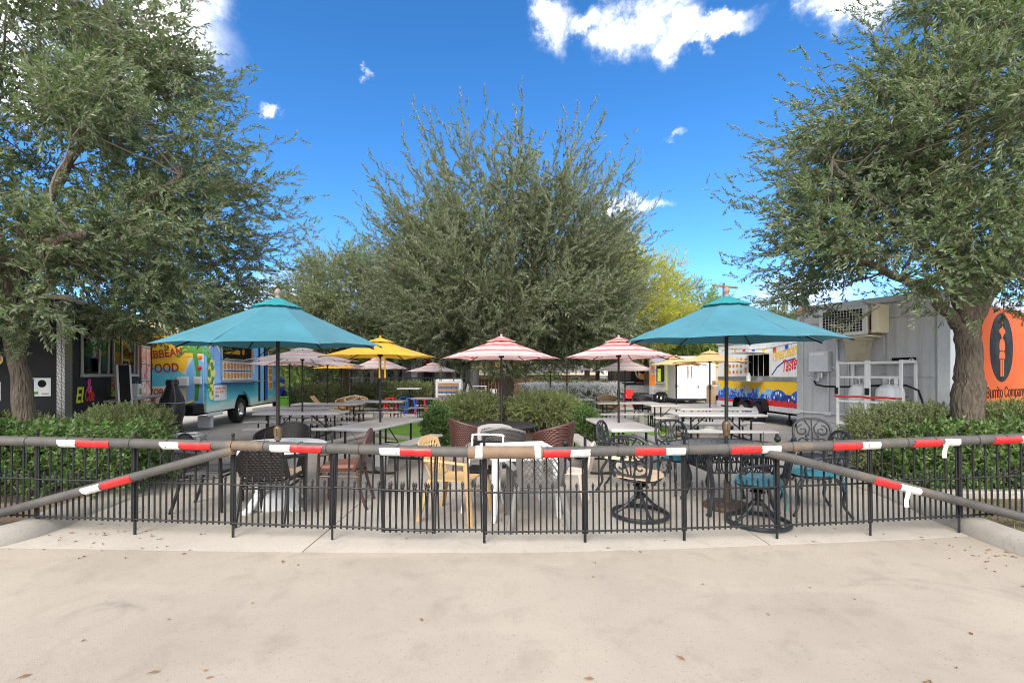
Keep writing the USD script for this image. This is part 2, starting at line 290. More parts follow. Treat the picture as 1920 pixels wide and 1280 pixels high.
def kerb(name, line, w, h, sign, label):
    line = np.asarray(line); t = np.gradient(line, axis=0); t /= np.linalg.norm(t,axis=1,keepdims=True); nrm = np.c_[t[:,1], -t[:,0]]*sign
    w = np.broadcast_to(w,(len(line),)); h = np.broadcast_to(h,(len(line),)); rows = []
    for u, z in ((-.02,-.03),(-.02,.93),(.08,1),(.5,1),(.72,.93),(.86,.72),(.95,.4),(1,0),(1,-.3)):
        rows.append(np.c_[line + nrm*(w*u)[:,None], np.maximum(h*z, -.04) if z > 0 else np.full(len(line), z if z < 0 else 0.001)])
    b = MB(); b.grid(np.stack(rows,1)); return solo(name, b, m_kerb, kind='structure', smooth=40)
def fade(line, y0, y1, a, c): return np.interp(line[:,1], [y0,y1], [a,c])
kerb('kerb', bedL, fade(bedL,4.3,5.2,.24,.5), fade(bedL,4.3,5.3,.145,.05), 1, '')
kerb('kerb', bedR, fade(bedR,4.6,5.4,.24,.5), fade(bedR,4.6,5.4,.145,.05), -1, '')
b = MB(); b.poly(polyL, -.04, .045); solo('planting_bed', b, m_earth, kind='structure')
b = MB(); b.poly(polyR, -.04, .045); solo('planting_bed', b, m_earth, kind='structure')
isl = np.array(ell(0).exterior.coords)[::-1]
kerb('island_kerb', isl, .26, .11, -1, '')
b = MB(); b.poly(ell(.01), -.04, .05); solo('turf_island', b, m_turf, kind='structure')
mulch = affinity.scale(Point(0.05,10.75).buffer(1,24), 2.15, .82).union(affinity.scale(Point(0,12.2).buffer(1,24), 1.7, 1.0)).intersection(ell(-.02))
b = MB(); b.poly(mulch, .045, .062); solo('mulch_bed', b, m_mulch, kind='structure')
b = MB(); b.poly(sbox(5.35,5.72,14,7.4).intersection(polyR), .04, .062); solo('mulch_bed', b, m_mulch, kind='structure')
b = MB(); b.poly(sbox(-14,5.35,-5.4,7.6).intersection(polyL), .04, .062); solo('mulch_bed', b, m_mulch, kind='structure')
b = MB(); b.rbox(5.3,14,5.55,5.7,.02,.13,.02); solo('bed_edging', b, m_kerb, kind='structure')

# ------------------------------------------------------------------ trees, hedges and shrubs
def bark_mat(name, a, c, sc=(5,5,1.1)):
    n = {'tc': ('geometry', {}), 'mp': ('mapping', dict(scale=sc)), 'v': ('voronoi_texture', dict(scale=5.0, feature='distance_to_edge')), 'n': ('noise_texture', dict(scale=6.0, detail=6.0, roughness=.7)), 'n2': ('noise_texture', dict(scale=1.2, detail=2.0)),
         'ad': ('math', dict(math_type='multiply_add', value2=1.3)), 'r': ('rgb_ramp', dict(ramp=[(.25,a),(.7,c)])), 'p': ('principled_bsdf', dict(roughness=.92, specular_ior_level=.2)), 'b': ('bump', dict(strength=1.0, distance=.035))}
    return L(name, n, [('tc.position','mp.vector'),('mp.vector','v.vector'),('mp.vector','n.vector'),('v.distance','ad.value1'),('n.fac','ad.value3'),('n.fac','r.fac'),('r.color','p.base_color'),('ad.value','b.height'),('b.normal','p.normal')])
m_bark = bark_mat('bark', (.055,.042,.03), (.21,.175,.135))
m_bark2 = bark_mat('bark_far', (.06,.045,.032), (.18,.14,.10))
m_twig = paint('twig', (.12,.095,.07), .9, .3, 8, coord='geometry')
def leaf_mat(name, a, c, under, trans=.22, rough=.42, sheen=.5):
    n = {'g': ('geometry', {}), 'o': ('object_info', {}), 'm': ('math', dict(math_type='multiply_add', value2=.55)), 'm2': ('math', dict(math_type='multiply', value2=.45)), 'r': ('rgb_ramp', dict(ramp=[(0.0,a),(.55,tuple((np.array(a)+np.array(c))/2)),(1.0,c)])),
         'n': ('noise_texture', dict(scale=.9, detail=2.0)), 'k': ('map_range', dict(from_min=.3, from_max=.7, to_min=.78, to_max=1.22)), 's': ('vector_math', dict(math_type='scale')),
         'u': ('mix_color', dict(b=under)), 'p': ('principled_bsdf', dict(roughness=rough, specular_ior_level=sheen)), 't': ('translucent_bsdf', {}), 'tm': ('vector_math', dict(math_type='multiply', vector2=(1.5,1.6,.7))), 'x': ('mix_closure', dict(fac=trans))}
    return L(name, n, [('g.random_per_island','m.value1'),('o.random','m2.value1'),('m2.value','m.value3'),('m.value','r.fac'),('g.position','n.vector'),('n.fac','k.value'),('r.color','s.vector1'),('k.result','s.scale'),('s.vector','u.a'),('g.backfacing','u.fac'),
        ('u.result','p.base_color'),('u.result','tm.vector1'),('tm.vector','t.color'),('p.BSDF','x.closure1'),('t.BSDF','x.closure2')], 'x.closure')
m_oak = leaf_mat('oak_leaf', (.048,.085,.027), (.135,.18,.065), (.15,.18,.10))
m_oak_b = leaf_mat('oak_leaf_grey', (.055,.08,.036), (.145,.168,.08), (.165,.185,.115))
m_oak_far = leaf_mat('oak_leaf_far', (.062,.092,.034), (.145,.172,.068), (.17,.19,.11))
m_yellow = leaf_mat('yellow_leaf', (.19,.23,.022), (.44,.39,.03), (.35,.33,.07), .35)
m_green = leaf_mat('fresh_leaf', (.08,.16,.025), (.18,.28,.055), (.2,.27,.1), .3)
m_privet = leaf_mat('privet_leaf', (.028,.080,.014), (.135,.25,.042), (.12,.19,.06), .2, .4, .35)
m_box_leaf = leaf_mat('clipped_leaf', (.10,.14,.04), (.25,.285,.11), (.22,.26,.12), .22)
m_juni = leaf_mat('fine_leaf', (.12,.18,.045), (.28,.32,.09), (.26,.30,.13), .22)

LEAF = np.array([[0,0,0],[.38,.5,.06],[1,0,.02],[.38,-.5,.06],[.42,0,-.03]]); LEAF_F = np.array([[0,4,1],[0,3,4],[1,4,2],[4,3,2]])
def frame(d, roll, rng):
    d = d/np.linalg.norm(d); u = np.array([0,0,1.0]) if abs(d[2]) < .95 else np.array([1.0,0,0]); v = np.cross(u,d); v /= np.linalg.norm(v); w = np.cross(d,v)
    c, s = math.cos(roll), math.sin(roll); M = np.eye(4); M[:3,0] = d; M[:3,1] = c*v+s*w; M[:3,2] = -s*v+c*w; return M
def sprig(seed, n, length, ll, lw, spread=.9):
    """a twig along +x with n leaves"""
    rng = np.random.default_rng(seed); lv, tw = MB(), MB(); bend = rng.normal(0,.12,2)
    pt = lambda t: np.array([t*length, bend[0]*t*t*length, bend[1]*t*t*length])
    tw.tube([pt(0), pt(.5), pt(1)], [.0035,.0028,.0015], 3, caps=False)
    for i in range(n):
        t = (i+.6)/n; a = i*2.4 + rng.normal(0,.4); tilt = rng.uniform(.55,1.25)*spread*(1.05-.45*t)
        d = np.array([math.cos(tilt), math.sin(tilt)*math.cos(a), math.sin(tilt)*math.sin(a)])
        M = frame(d, rng.uniform(-1.2,1.2)+a, rng); s = rng.uniform(.7,1.15)
        M[:3,:3] = M[:3,:3] @ np.diag([ll*s, lw*s, ll*s]); M[:3,3] = pt(t); lv.add(LEAF, LEAF_F, M)
    return lv, tw
def instancer(parent, name, protos, pts, dirs, scales, seed, leafmat, twigmat, tilt=None):
    """scatter the protos: point, direction of the twig, size"""
    rng = np.random.default_rng(seed); path = numbered(str(parent.GetPath()), name); pi = UsdGeom.PointInstancer.Define(stage, path); targets = []
    for k, (lv, tw) in enumerate(protos):
        x = UsdGeom.Xform.Define(stage, f'{path}/sprig_{k:03d}'); usdkit.mesh(stage, f'{path}/sprig_{k:03d}/leaves', lv.mesh(), leafmat).CreateDoubleSidedAttr(True)
        if tw is not None: usdkit.mesh(stage, f'{path}/sprig_{k:03d}/twig', tw.mesh(), twigmat)
        targets.append(x.GetPath())
    d = np.asarray(dirs, float); d /= np.maximum(np.linalg.norm(d,axis=1,keepdims=True), 1e-9); n = len(d)
    # quaternion turning +x onto d, after a random roll about x
    q = np.c_[1+d[:,0], np.zeros(n), -d[:,2], d[:,1]]; q[q[:,0] < 1e-4] = (0,0,0,1); q /= np.linalg.norm(q,axis=1,keepdims=True)
    r = rng.uniform(0,PI,n); c, s = np.cos(r), np.sin(r)
    w,x,y,z = q.T; Q = np.stack([w*c-x*s, x*c+w*s, y*c+z*s, z*c-y*s],1)
    pi.CreatePrototypesRel().SetTargets(targets); pi.CreateProtoIndicesAttr(Vt.IntArray.FromNumpy(rng.integers(0,len(protos),n).astype(np.int32)))
    pi.CreatePositionsAttr(Vt.Vec3fArray.FromNumpy(np.asarray(pts,np.float32))); pi.CreateOrientationsAttr(Vt.QuathArray([Gf.Quath(float(a),float(b_),float(c_),float(e)) for a,b_,c_,e in Q]))
    s = np.asarray(scales,np.float32); pi.CreateScalesAttr(Vt.Vec3fArray.FromNumpy(np.repeat(s[:,None],3,1)))
    return setd(pi.GetPrim(), kind='stuff')
OAK = [sprig(11+k, 15, .25, .075, .027) for k in range(4)]
OAK_C = [sprig(21+k, 15, .30, .095, .034) for k in range(3)]
FAR = [sprig(31+k, 12, .45, .15, .05) for k in range(3)]
PRIVET = [sprig(41+k, 8, .10, .052, .026, 1.2) for k in range(3)]
BOXL = [sprig(51+k, 10, .09, .028, .015, 1.1) for k in range(3)]
FINE = [sprig(61+k, 12, .12, .032, .0135, .95) for k in range(3)]

def tree(name, label, base, trunk, limbs, prof, leafmat, protos, seed, clumps, per, clump_r, shoots, lean=(0,0), up=.35, bark=None, size=1.0, group=None, step=.085, shoot_len=(.5,1.3), droop=0.0, aspect=(1,1), hollow=None, thin=0):
    """trunk: [(dx,dy,z,r)...]; limbs: list of [(dx,dy,z,r)...]; prof: [(z, crown radius)...]"""
    rng = np.random.default_rng(seed); t = thing(name, label, 'tree', (base[0],base[1],0), group=group); bark = bark or m_bark
    def wob(p, amp):
        p = np.array(p, float); q = np.linspace(0,1,len(p)); s = np.linspace(0,1,max(8,len(p)*4)); o = np.stack([np.interp(s,q,p[:,i]) for i in range(4)],1)
        k = np.array([.25,.5,.25])
        for _ in range(3): o[1:-1] = o[:-2]*.25+o[1:-1]*.5+o[2:]*.25
        o[1:-1,:3] += rng.normal(0,amp,(len(o)-2,3)); return o
    o = wob(trunk,.008); b = MB()
    n = 18; rows = []
    for i, (x,y,z,r) in enumerate(o):
        a = np.arange(n+1)/n*2*PI; rr = r*(1+.10*(meshkit.noise(np.c_[np.cos(a)*2+seed, np.sin(a)*2, np.full(n+1,z*2.5)])-.5)*2)
        rows.append(np.c_[x+np.cos(a)*rr, y+np.sin(a)*rr, np.full(n+1,z)])
    b.grid(np.array(rows)); part(t, 'trunk', b, bark, smooth=True)
    for lb in limbs:
        o = wob(lb,.015); b = MB(); b.tube(o[:,:3], o[:,3], 9, caps=True); part(t, 'limb', b, bark, smooth=True)
    pz, pr = np.array(prof).T; zz = np.linspace(pz[0],pz[-1],200); w = np.interp(zz,pz,pr)**1.5; w /= w.sum()
    P, D, Sc, tw = [], [], [], MB(); zmid = (pz[0]+pz[-1])/2
    ends = [np.array(lb)[0,:3]*(1-f)+np.array(lb)[-1,:3]*f if len(lb) < 3 else np.stack([np.interp(f*(len(lb)-1), range(len(lb)), np.array(lb)[:,i]) for i in range(3)]) for lb in limbs for f in np.linspace(.35,1,9)] + [np.array(trunk)[-1,:3], np.array(trunk)[-2,:3]]
    def outdir(c):
        d = np.array([c[0]-lean[0]*.5, c[1]-lean[1]*.5, 0]); k = np.linalg.norm(d); d = d/max(k,.3); return np.array([d[0],d[1],up + .9*(c[2]-zmid)/(pz[-1]-zmid)*(1 if c[2]>zmid else .45)])
    for _ in range(clumps):
        z = rng.choice(zz,p=w); r = np.interp(z,pz,pr)*rng.uniform(.10,1)**.42
        if thin and rng.random() < thin*max(0,(z-zmid)/(pz[-1]-zmid)): continue
        if hollow and r < hollow[0] and z < hollow[1]: continue
        a = rng.uniform(0,2*PI)
        f = (z-pz[0])/(pz[-1]-pz[0]); c = np.array([math.cos(a)*r*aspect[0]+lean[0]*f, math.sin(a)*r*aspect[1]+lean[1]*f, z]); d = outdir(c); d /= np.linalg.norm(d); m = int(per*rng.uniform(.6,1.4)); cr = clump_r*rng.uniform(.7,1.3)
        g = rng.normal(0,1,(m,3)); g = g/np.linalg.norm(g,axis=1,keepdims=True)*rng.uniform(0,1,(m,1))**.5*cr
        g = g + np.outer(g@d, d)*.7; P.append(c+g); D.append(d*.55 + rng.normal(0,.75,(m,3)) + g/cr*.6 - np.array([0,0,droop])); Sc.append(rng.uniform(.75,1.2,m)*size)
        e = min(ends, key=lambda q: np.linalg.norm(q-c)+rng.uniform(0,.8)); L1 = np.linalg.norm(c-e); s = np.linspace(0,1,9)[:,None]; m1, m2 = (e*2+c)/3+rng.normal(0,.11,3)*L1, (e+c*2)/3+rng.normal(0,.11,3)*L1-[0,0,.05*L1]; pth = (1-s)**3*e+3*s*(1-s)**2*m1+3*s*s*(1-s)*m2+s**3*c + rng.normal(0,.008,(9,3)); tw.tube(np.vstack([pth,c+d*cr*.8]), np.linspace(.011+.004*min(L1,1.5),.003,10), 4, caps=False)
        for _k in range(2):
            q = c+rng.normal(0,.6,3)*cr; tw.tube([c,(c+q)/2+rng.normal(0,.03,3),q],[.006,.004,.003],3,caps=False)
    for _ in range(shoots):
        z = rng.choice(zz,p=w); r = np.interp(z,pz,pr)*rng.uniform(.78,1.0); a = rng.uniform(0,2*PI); f = (z-pz[0])/(pz[-1]-pz[0])
        c = np.array([math.cos(a)*r*aspect[0]+lean[0]*f, math.sin(a)*r*aspect[1]+lean[1]*f, z]); d = outdir(c) + rng.normal(0,.22,3); d /= np.linalg.norm(d); ln = rng.uniform(*shoot_len); m = max(3,int(ln/step)); s = np.linspace(0,1,m)
        path = c + np.outer(s*ln,d) + np.outer(s*s*ln*rng.uniform(.05,.35), [0,0,1-1.6*droop]) + np.outer(np.sin(s*5+rng.uniform(0,6))*.02*ln, rng.normal(0,1,3))
        P.append(path + rng.normal(0,.02,(m,3))); D.append(np.gradient(path,axis=0)/np.linalg.norm(np.gradient(path,axis=0),axis=1,keepdims=True) + rng.normal(0,.42,(m,3))); Sc.append((1.0-.35*s)*rng.uniform(.75,1.05,m)*size)
        tw.tube(path[::2] if m>5 else path, np.linspace(.006,.0015,len(path[::2] if m>5 else path)), 3, caps=False)
    P, D, Sc = np.vstack(P), np.vstack(D), np.concatenate(Sc)
    part(t, 'twigs', tw, m_twig, kind='stuff'); instancer(t, 'crown', protos, P, D, Sc, seed, leafmat, m_twig); return t

def rel(pts, X, Y): return [(x-X,y-Y,z,r) for x,y,z,r in pts]
# the tree on the left, leaning away from the picture's middle
bx, by = -6.88, 6.4
def px3(px,py,Y,r): x,y,z = W(px,py,Y); return (x,y,z,r)
tl = rel([(bx,by,0,.165),px3(52,800,6.4,.125),px3(38,700,6.4,.105),px3(24,620,6.4,.10),px3(5,520,6.4,.095),px3(-30,380,6.4,.11),px3(-40,200,6.4,.07)],bx,by)
tree('oak_tree', 'tall evergreen oak with a leaning trunk, at the black food trailer and left hedge', (bx,by), tl,
     [rel([px3(20,610,6.4,.09),px3(90,520,6.1,.07),px3(200,430,5.9,.05),px3(340,330,5.8,.03)],bx,by), rel([px3(10,560,6.4,.09),px3(60,420,6.5,.07),px3(150,280,6.6,.05),px3(240,120,6.6,.03)],bx,by),
      rel([px3(10,560,6.4,.09),px3(-60,420,6.2,.07),px3(-160,250,6.2,.05)],bx,by), rel([px3(5,530,6.4,.08),px3(110,480,7.2,.06),px3(230,470,8.0,.04)],bx,by), rel([px3(5,500,6.4,.08),px3(60,460,5.4,.06),px3(160,440,4.8,.04)],bx,by)],
     [(2.2,1.9),(2.6,2.65),(3.1,2.95),(3.9,3.0),(4.6,2.75),(5.4,2.2),(6.2,1.85),(7.0,1.6),(8.2,1.0),(9.0,.4)], m_oak, OAK, 5, 230, 54, .40, 340, up=.1, aspect=(1,.78), hollow=(.8,2.8))
bx, by = 6.34, 6.3
tr_ = rel([(bx,by,0,.21),px3(1815,790,6.3,.16),px3(1812,740,6.3,.185),px3(1818,715,6.3,.165),px3(1816,690,6.3,.145),px3(1815,640,6.3,.138),px3(1814,600,6.3,.145),px3(1812,575,6.32,.13),px3(1808,500,6.4,.10),px3(1805,380,6.5,.08),px3(1815,200,6.5,.05)],bx,by)
tree('oak_tree', 'evergreen oak with knobbly trunk standing in front of the orange trailer', (bx,by), tr_,
     [rel([px3(1812,625,6.3,.08),px3(1775,585,6.2,.07),px3(1742,545,6.1,.06),px3(1660,505,5.9,.045),px3(1560,470,5.8,.025)],bx,by), rel([px3(1808,600,6.25,.11),px3(1798,545,6.2,.09),px3(1778,500,6.1,.075),px3(1710,440,6.0,.055),px3(1640,380,6.0,.04),px3(1560,300,6.0,.02)],bx,by),
      rel([px3(1825,605,6.3,.10),px3(1850,560,6.3,.085),px3(1890,490,6.3,.07),px3(1940,420,6.3,.05),px3(2000,320,6.3,.03)],bx,by), rel([px3(1812,560,6.4,.08),px3(1835,520,6.8,.06),px3(1850,470,7.6,.04)],bx,by), rel([px3(1808,500,6.4,.07),px3(1760,330,6.4,.05),px3(1700,200,6.4,.03)],bx,by)],
     [(2.5,1.6),(2.8,2.05),(3.2,2.2),(4.0,2.25),(4.7,2.05),(5.4,1.55),(6.0,1.15),(6.6,.85),(7.3,.6),(8.0,.2)], m_oak, OAK, 8, 225, 52, .40, 270, up=.12, thin=.3, aspect=(1,.85), hollow=(1.7,3.5))
bx, by = -.16, 12.7
tree('oak_tree', 'broad broom-shaped evergreen oak rising from the middle of the green turf island', (bx,by),
     [(0,0,0,.25),(0,0,.3,.21),(0,0,1.0,.2),(.02,0,1.7,.19),(0,0,2.3,.19),(.05,0,3.2,.13),(.1,0,5,.09),(.1,0,7,.04)],
     [[(0,0,1.9,.12),(-.7,-.2,2.3,.09),(-1.6,-.3,3.2,.06),(-2.6,-.3,5.0,.03)], [(0,0,2.1,.11),(.8,-.2,2.9,.08),(1.7,-.3,4.0,.05),(2.6,-.3,5.8,.02)], [(0,0,2.2,.1),(-.4,.5,3.2,.07),(-1.0,1.2,5,.04),(-1.4,1.5,7,.02)], [(0,0,2.3,.1),(.3,-.6,3.2,.07),(.9,-1.2,4.6,.04),(1.2,-1.4,6.5,.02)],
      [(0,0,2.3,.1),(-.5,-.6,3.4,.07),(-1.2,-1.0,5,.04),(-1.6,-1.0,7,.02)], [(0,0,2.4,.1),(.5,.6,3.6,.07),(1.2,1.2,5.4,.04)]],
     [(1.95,2.0),(2.4,2.8),(3.2,3.0),(4.2,2.95),(5.0,2.95),(5.8,2.75),(6.5,2.1),(7.0,1.2)], m_oak_b, OAK_C, 13, 265, 56, .46, 520, up=.6, shoot_len=(.6,1.7), thin=.95, lean=(.15,0), step=.10, size=1.1)

# trees further back
def back_tree(px, Y, trunk_px, top, prof, mat, seed, label, r=.15, clumps=120, per=46, cr=.55, shoots=120, up=.45, protos=FAR, size=1.0, group=None, lean=(0,0)):
    X = (px-CX)/FOC*Y
    z0 = prof[0][0]
    return tree('oak_tree' if mat in (m_oak_far,) else 'tree', label, (X,Y), [(0,0,0,r*1.2),(0,0,.4,r),(0.03,0,z0+.2,r*.85),(0.05,0,z0+1.5,r*.5),(0,0,top-1,.03)],
        [[(0,0,z0,r*.6),(-.6,-.2,z0+.8,r*.4),(-1.3,-.3,z0+2.0,.03)],[(0,0,z0+.1,r*.6),(.6,.1,z0+.9,r*.4),(1.4,.1,z0+2.0,.03)],[(0,0,z0+.4,r*.5),(.1,-.6,z0+1.4,r*.3),(.2,-1.1,z0+2.5,.03)]],
        prof, mat, protos, seed, clumps, per, cr, shoots, up=up, bark=m_bark2, size=size, step=.16, shoot_len=(.6,1.5), lean=lean)
back_tree(648, 19.5, 12, 7.2, [(2.0,1.7),(2.6,2.6),(3.6,3.1),(4.6,2.9),(5.6,2.1),(6.3,1.2),(6.8,.5)], m_oak_far, 71, 'olive-leaved oak rising behind the left hedge and the pale pink umbrellas', clumps=150, shoots=170)
back_tree(1150, 25, 12, 9, [(2.4,1.8),(3.4,3.2),(4.6,3.7),(6.0,3.2),(7.3,2.3),(8.4,1.1),(8.9,.4)], m_yellow, 72, 'tree with bright yellow-green autumn leaves behind the middle oak', clumps=150, per=48, shoots=100, lean=(.6,0))
back_tree(1285, 31, 12, 8, [(2.5,1.6),(3.4,2.7),(4.6,3.2),(5.8,2.8),(6.9,1.7),(7.7,.6)], m_green, 73, 'fresh green tree standing beyond the white box trailer', clumps=120, shoots=40, up=.2)
back_tree(1100, 23, 12, 7, [(2.3,1.6),(2.9,2.6),(3.8,3.2),(5.0,3.0),(6.0,2.0),(6.6,.8)], m_oak_far, 74, 'olive-leaved oak behind the web-covered hedge', clumps=110, shoots=70)
back_tree(1120, 29, 12, 6.5, [(2.4,1.5),(3.2,2.6),(4.4,2.9),(5.4,2.0),(6.2,.7)], m_green, 75, 'green tree behind the brown board fence, right of the web-covered hedge', clumps=80, shoots=30)
back_tree(820, 30, 12, 7.5, [(2.5,2.0),(3.5,3.4),(4.8,3.6),(6.0,2.6),(7.0,.9)], m_oak_far, 76, 'olive-leaved tree behind the dark porch building', clumps=110, shoots=40)
back_tree(560, 27, 12, 6.5, [(.8,2.0),(1.6,2.8),(2.8,3.0),(4.2,2.6),(5.2,1.6),(5.8,.6)], m_green, 77, 'bushy green tree past the front of the blue food truck', clumps=110, shoots=60)
back_tree(985, 34, 12, 7.5, [(1.4,2.0),(2.5,3.4),(3.9,3.8),(5.2,2.8),(6.2,.9)], m_green, 78, 'green tree behind the tan house roof', clumps=90, shoots=30)
back_tree(1475, 30, 12, 6.5, [(3.0,1.0),(4.0,1.8),(5.0,1.6),(5.9,.6)], m_oak_far, 79, 'distant oak top showing above the grey trailer corner', clumps=60, shoots=40)
back_tree(1330, 36, 12, 5.5, [(.5,3.0),(1.5,4.6),(3.0,4.8),(4.4,3.4),(5.3,1.2)], m_green, 80, 'wide green tree behind the white box trailer, right of the fresh green one', clumps=130, shoots=30)
back_tree(440, 30, 12, 5.5, [(.5,3.0),(1.5,4.2),(3.0,4.4),(4.4,3.2),(5.3,1.2)], m_green, 81, 'wide green tree behind the blue food truck', clumps=120, shoots=30)

def shrub(name, label, c, size, n, leafmat, protos, seed, shape='box', cat='hedge', power=4, shell=.55, up=.5, stems=10, scale=1.0, z0=.12, rz=0, jag=.10, thing_=None):
    """clipped foliage in a superellipsoid c=(x,y,zc), size=(rx,ry,rz); a few stems below"""
    rng = np.random.default_rng(seed); t = thing_ or thing(name, label, cat, (c[0],c[1],0), rz=rz)
    g = rng.normal(0,1,(n,3)); g /= np.linalg.norm(g,axis=1,keepdims=True)
    k = (np.abs(g)**power).sum(1)**(-1/power); rad = 1 - rng.uniform(0,1,n)**1.6*shell
    lump = 1 + jag*2*(meshkit.noise(g*2.6+seed)-.5) + jag*(meshkit.noise(g*7+seed)-.5)
    u = g*(k*rad*lump)[:,None]; P = u*np.array(size) + np.array([0,0,c[2]]); keep = P[:,2] > z0; P = P[keep]; g = g[keep]
    D = g*.9 + rng.normal(0,.6,P.shape) + [0,0,up]
    b = MB()
    for i in range(stems):
        a = rng.uniform(-.85,.85,2)*np.array(size[:2]); e = np.array([a[0]+rng.normal(0,.1),a[1]+rng.normal(0,.05),c[2]+size[2]*.3]); s = np.array([a[0]*.75,a[1]*.6,0.0])
        m = (s+e)/2+rng.normal(0,.03,3); b.tube([s,m,e],[.016,.012,.006],5,caps=False)
        for _ in range(4):
            e2 = m + rng.normal(0,1,3)*np.array(size)*.35; e2[2] = max(e2[2],m[2]+.1); b.tube([m,(m+e2)/2+rng.normal(0,.02,3),e2],[.008,.006,.003],4,caps=False)
    part(t, 'stems', b, m_twig, kind='stuff'); instancer(t, 'foliage', protos, P, D, rng.uniform(.75,1.25,len(P))*scale, seed, leafmat, m_twig); return t
shrub('hedge', 'low glossy green hedge under the leaning oak, behind the black fence', (-7.0,6.0,.42), (2.22,.48,.42), 4200, m_privet, PRIVET, 101, power=8, scale=1.25)
shrub('clipped_bush', 'rounded clipped bush in front of the black trailer serving hatch', (-5.93,6.95,.74), (.60,.42,.29), 2300, m_juni, FINE, 102, cat='bush', power=2.6, jag=.16, z0=.3)
shrub('clipped_bush', 'small dark bush at the left edge, behind the leaning oak', (-7.9,6.9,.55), (1.0,.4,.36), 1600, m_juni, FINE, 103, cat='bush', power=3)
shrub('hedge', 'low glossy green hedge at the foot of the knobbly oak', (7.35,6.1,.44), (2.1,.42,.42), 4200, m_privet, PRIVET, 104, power=8, scale=1.25)
shrub('clipped_bush', 'pale green clipped bush in front of the gas cylinder rack', (5.82,6.72,.62), (.88,.42,.47), 4200, m_box_leaf, BOXL, 105, cat='bush', power=2.8, jag=.14, z0=.2, scale=1.15)
shrub('clipped_bush', 'dark clipped bush at the right edge, beside the knobbly oak', (7.42,6.75,.86), (.62,.42,.24), 2300, m_juni, FINE, 106, cat='bush', power=2.6, jag=.2, z0=.5)
shrub('clipped_bush', 'loose bush on the turf left of the middle oak trunk', (-.98,11.9,.70), (.68,.46,.32), 2200, m_juni, FINE, 107, cat='bush', power=3, jag=.2, z0=.36, scale=1.4, stems=16, shell=.7)
shrub('clipped_bush', 'wide loose bush on the turf right of the middle oak trunk', (.82,11.7,.68), (.84,.5,.34), 2700, m_juni, FINE, 108, cat='bush', power=3, jag=.2, z0=.34, scale=1.4, stems=20, shell=.7)
shrub('small_bush', 'small dark glossy bush in the mulch behind the left picnic bench', (-1.64,9.95,.44), (.26,.25,.42), 620, m_privet, PRIVET, 109, cat='bush', power=2.2, jag=.3, scale=1.3, z0=.1, stems=7)
shrub('small_bush', 'small dark glossy bush in the mulch beside the right picnic table', (1.66,10.1,.42), (.24,.24,.40), 560, m_privet, PRIVET, 110, cat='bush', power=2.2, jag=.3, scale=1.3, z0=.1, stems=7)
def far_hedge(label, x0, x1, y, h, seed, n=2200, d=.5):
    return shrub('hedge', label, ((x0+x1)/2, y, h/2), ((x1-x0)/2, d, h/2), n, m_box_leaf, BOXL, seed, power=8, scale=2.3, z0=.03, stems=8)
far_hedge('long clipped hedge right of the blue truck front, left of the small oak trunk', W(548,0,18.6)[0], W(640,0,18.6)[0], 18.6, 1.0, 120)
far_hedge('long clipped hedge behind the red and blue bar stools', W(655,0,19)[0], W(830,0,19)[0], 19.6, 1.12, 121, 3400)

# ------------------------------------------------------------------ food trucks and trailers
def flat(name, c, r=.45, **k): return paint(name, c, r, k.pop('var',.05), k.pop('scale',2.5), **k)
m_white = flat('white_paint', (.68,.68,.67), .4, dirt=((.45,.42,.37),.35,1.6), streak=((.42,.39,.34),.4)); m_black = flat('black_paint', (.006,.006,.007), .5, spec=.25); m_steel = flat('stainless_steel', (.55,.55,.56), .33, metal=.9, var=.1)
m_dark = flat('dark_frame', (.009,.009,.010), .6, spec=.3); m_rubber = flat('rubber', (.013,.013,.014), .85, bump=.3, spec=.3); m_chrome = flat('chrome', (.7,.7,.7), .15, metal=1.0)
m_grey_tr = flat('grey_trailer_panel', (.43,.425,.425), .5, var=.06, scale=1.2, dirt=((.25,.245,.24),.45,1.9), streak=((.22,.215,.21),.5)); m_orange = flat('orange_panel', (.58,.092,.014), .6, var=.1, scale=1.4, spec=.12, dirt=((.55,.16,.05),.5,1.0), streak=((.48,.13,.05),.6))
m_alu = flat('aluminium_trim', (.52,.52,.51), .4, metal=.55, dirt=((.3,.28,.25),.4,3.0)); m_orange_d = flat('orange_print', (.66,.13,.03), .6, spec=.1); m_blackp = flat('black_print', (.010,.010,.010), .6, spec=.1)
m_glass_d = L('dark_glass', {'t': ('transparent_bsdf', dict(color=(.55,.58,.6))), 'g': ('glossy_bsdf', dict(color=(.35,.36,.38), roughness=.08)), 'f': ('fresnel', dict(IOR=1.5)), 'x': ('mix_closure', {})}, [('f.fac','x.fac'),('t.BSDF','x.closure1'),('g.BSDF','x.closure2')], 'x.closure')
m_red = flat('red_paint', (.55,.025,.02), .4); m_blue = flat('blue_paint', (.02,.09,.42), .4); m_yel = flat('yellow_paint', (.72,.45,.03), .4); m_pink = flat('pink_paint', (.75,.06,.33), .45); m_lime = flat('lime_paint', (.55,.66,.03), .45); m_cream = flat('cream_paint', (.72,.64,.46), .5); m_dred = flat('maroon_print', (.30,.02,.03), .5); m_tan = flat('tan_board', (.36,.25,.16), .7, dirt=((.25,.17,.11),.4,2)); m_lgrey = flat('light_grey_paint', (.52,.53,.54), .5, dirt=((.38,.37,.35),.4,3)); m_wood = flat('pale_wood', (.35,.23,.12), .6)
m_flame = flat('orange_paint', (.75,.22,.02), .45); m_green_p = flat('green_print', (.06,.25,.04), .5); m_pale_y = flat('pale_yellow_print', (.72,.66,.18), .5); m_navy = flat('navy_print', (.012,.03,.20), .45); m_sky = flat('light_blue_print', (.18,.42,.72), .4); m_sand = flat('sand_print', (.62,.55,.40), .5); m_aqua = flat('aqua_print', (.10,.45,.55), .4)
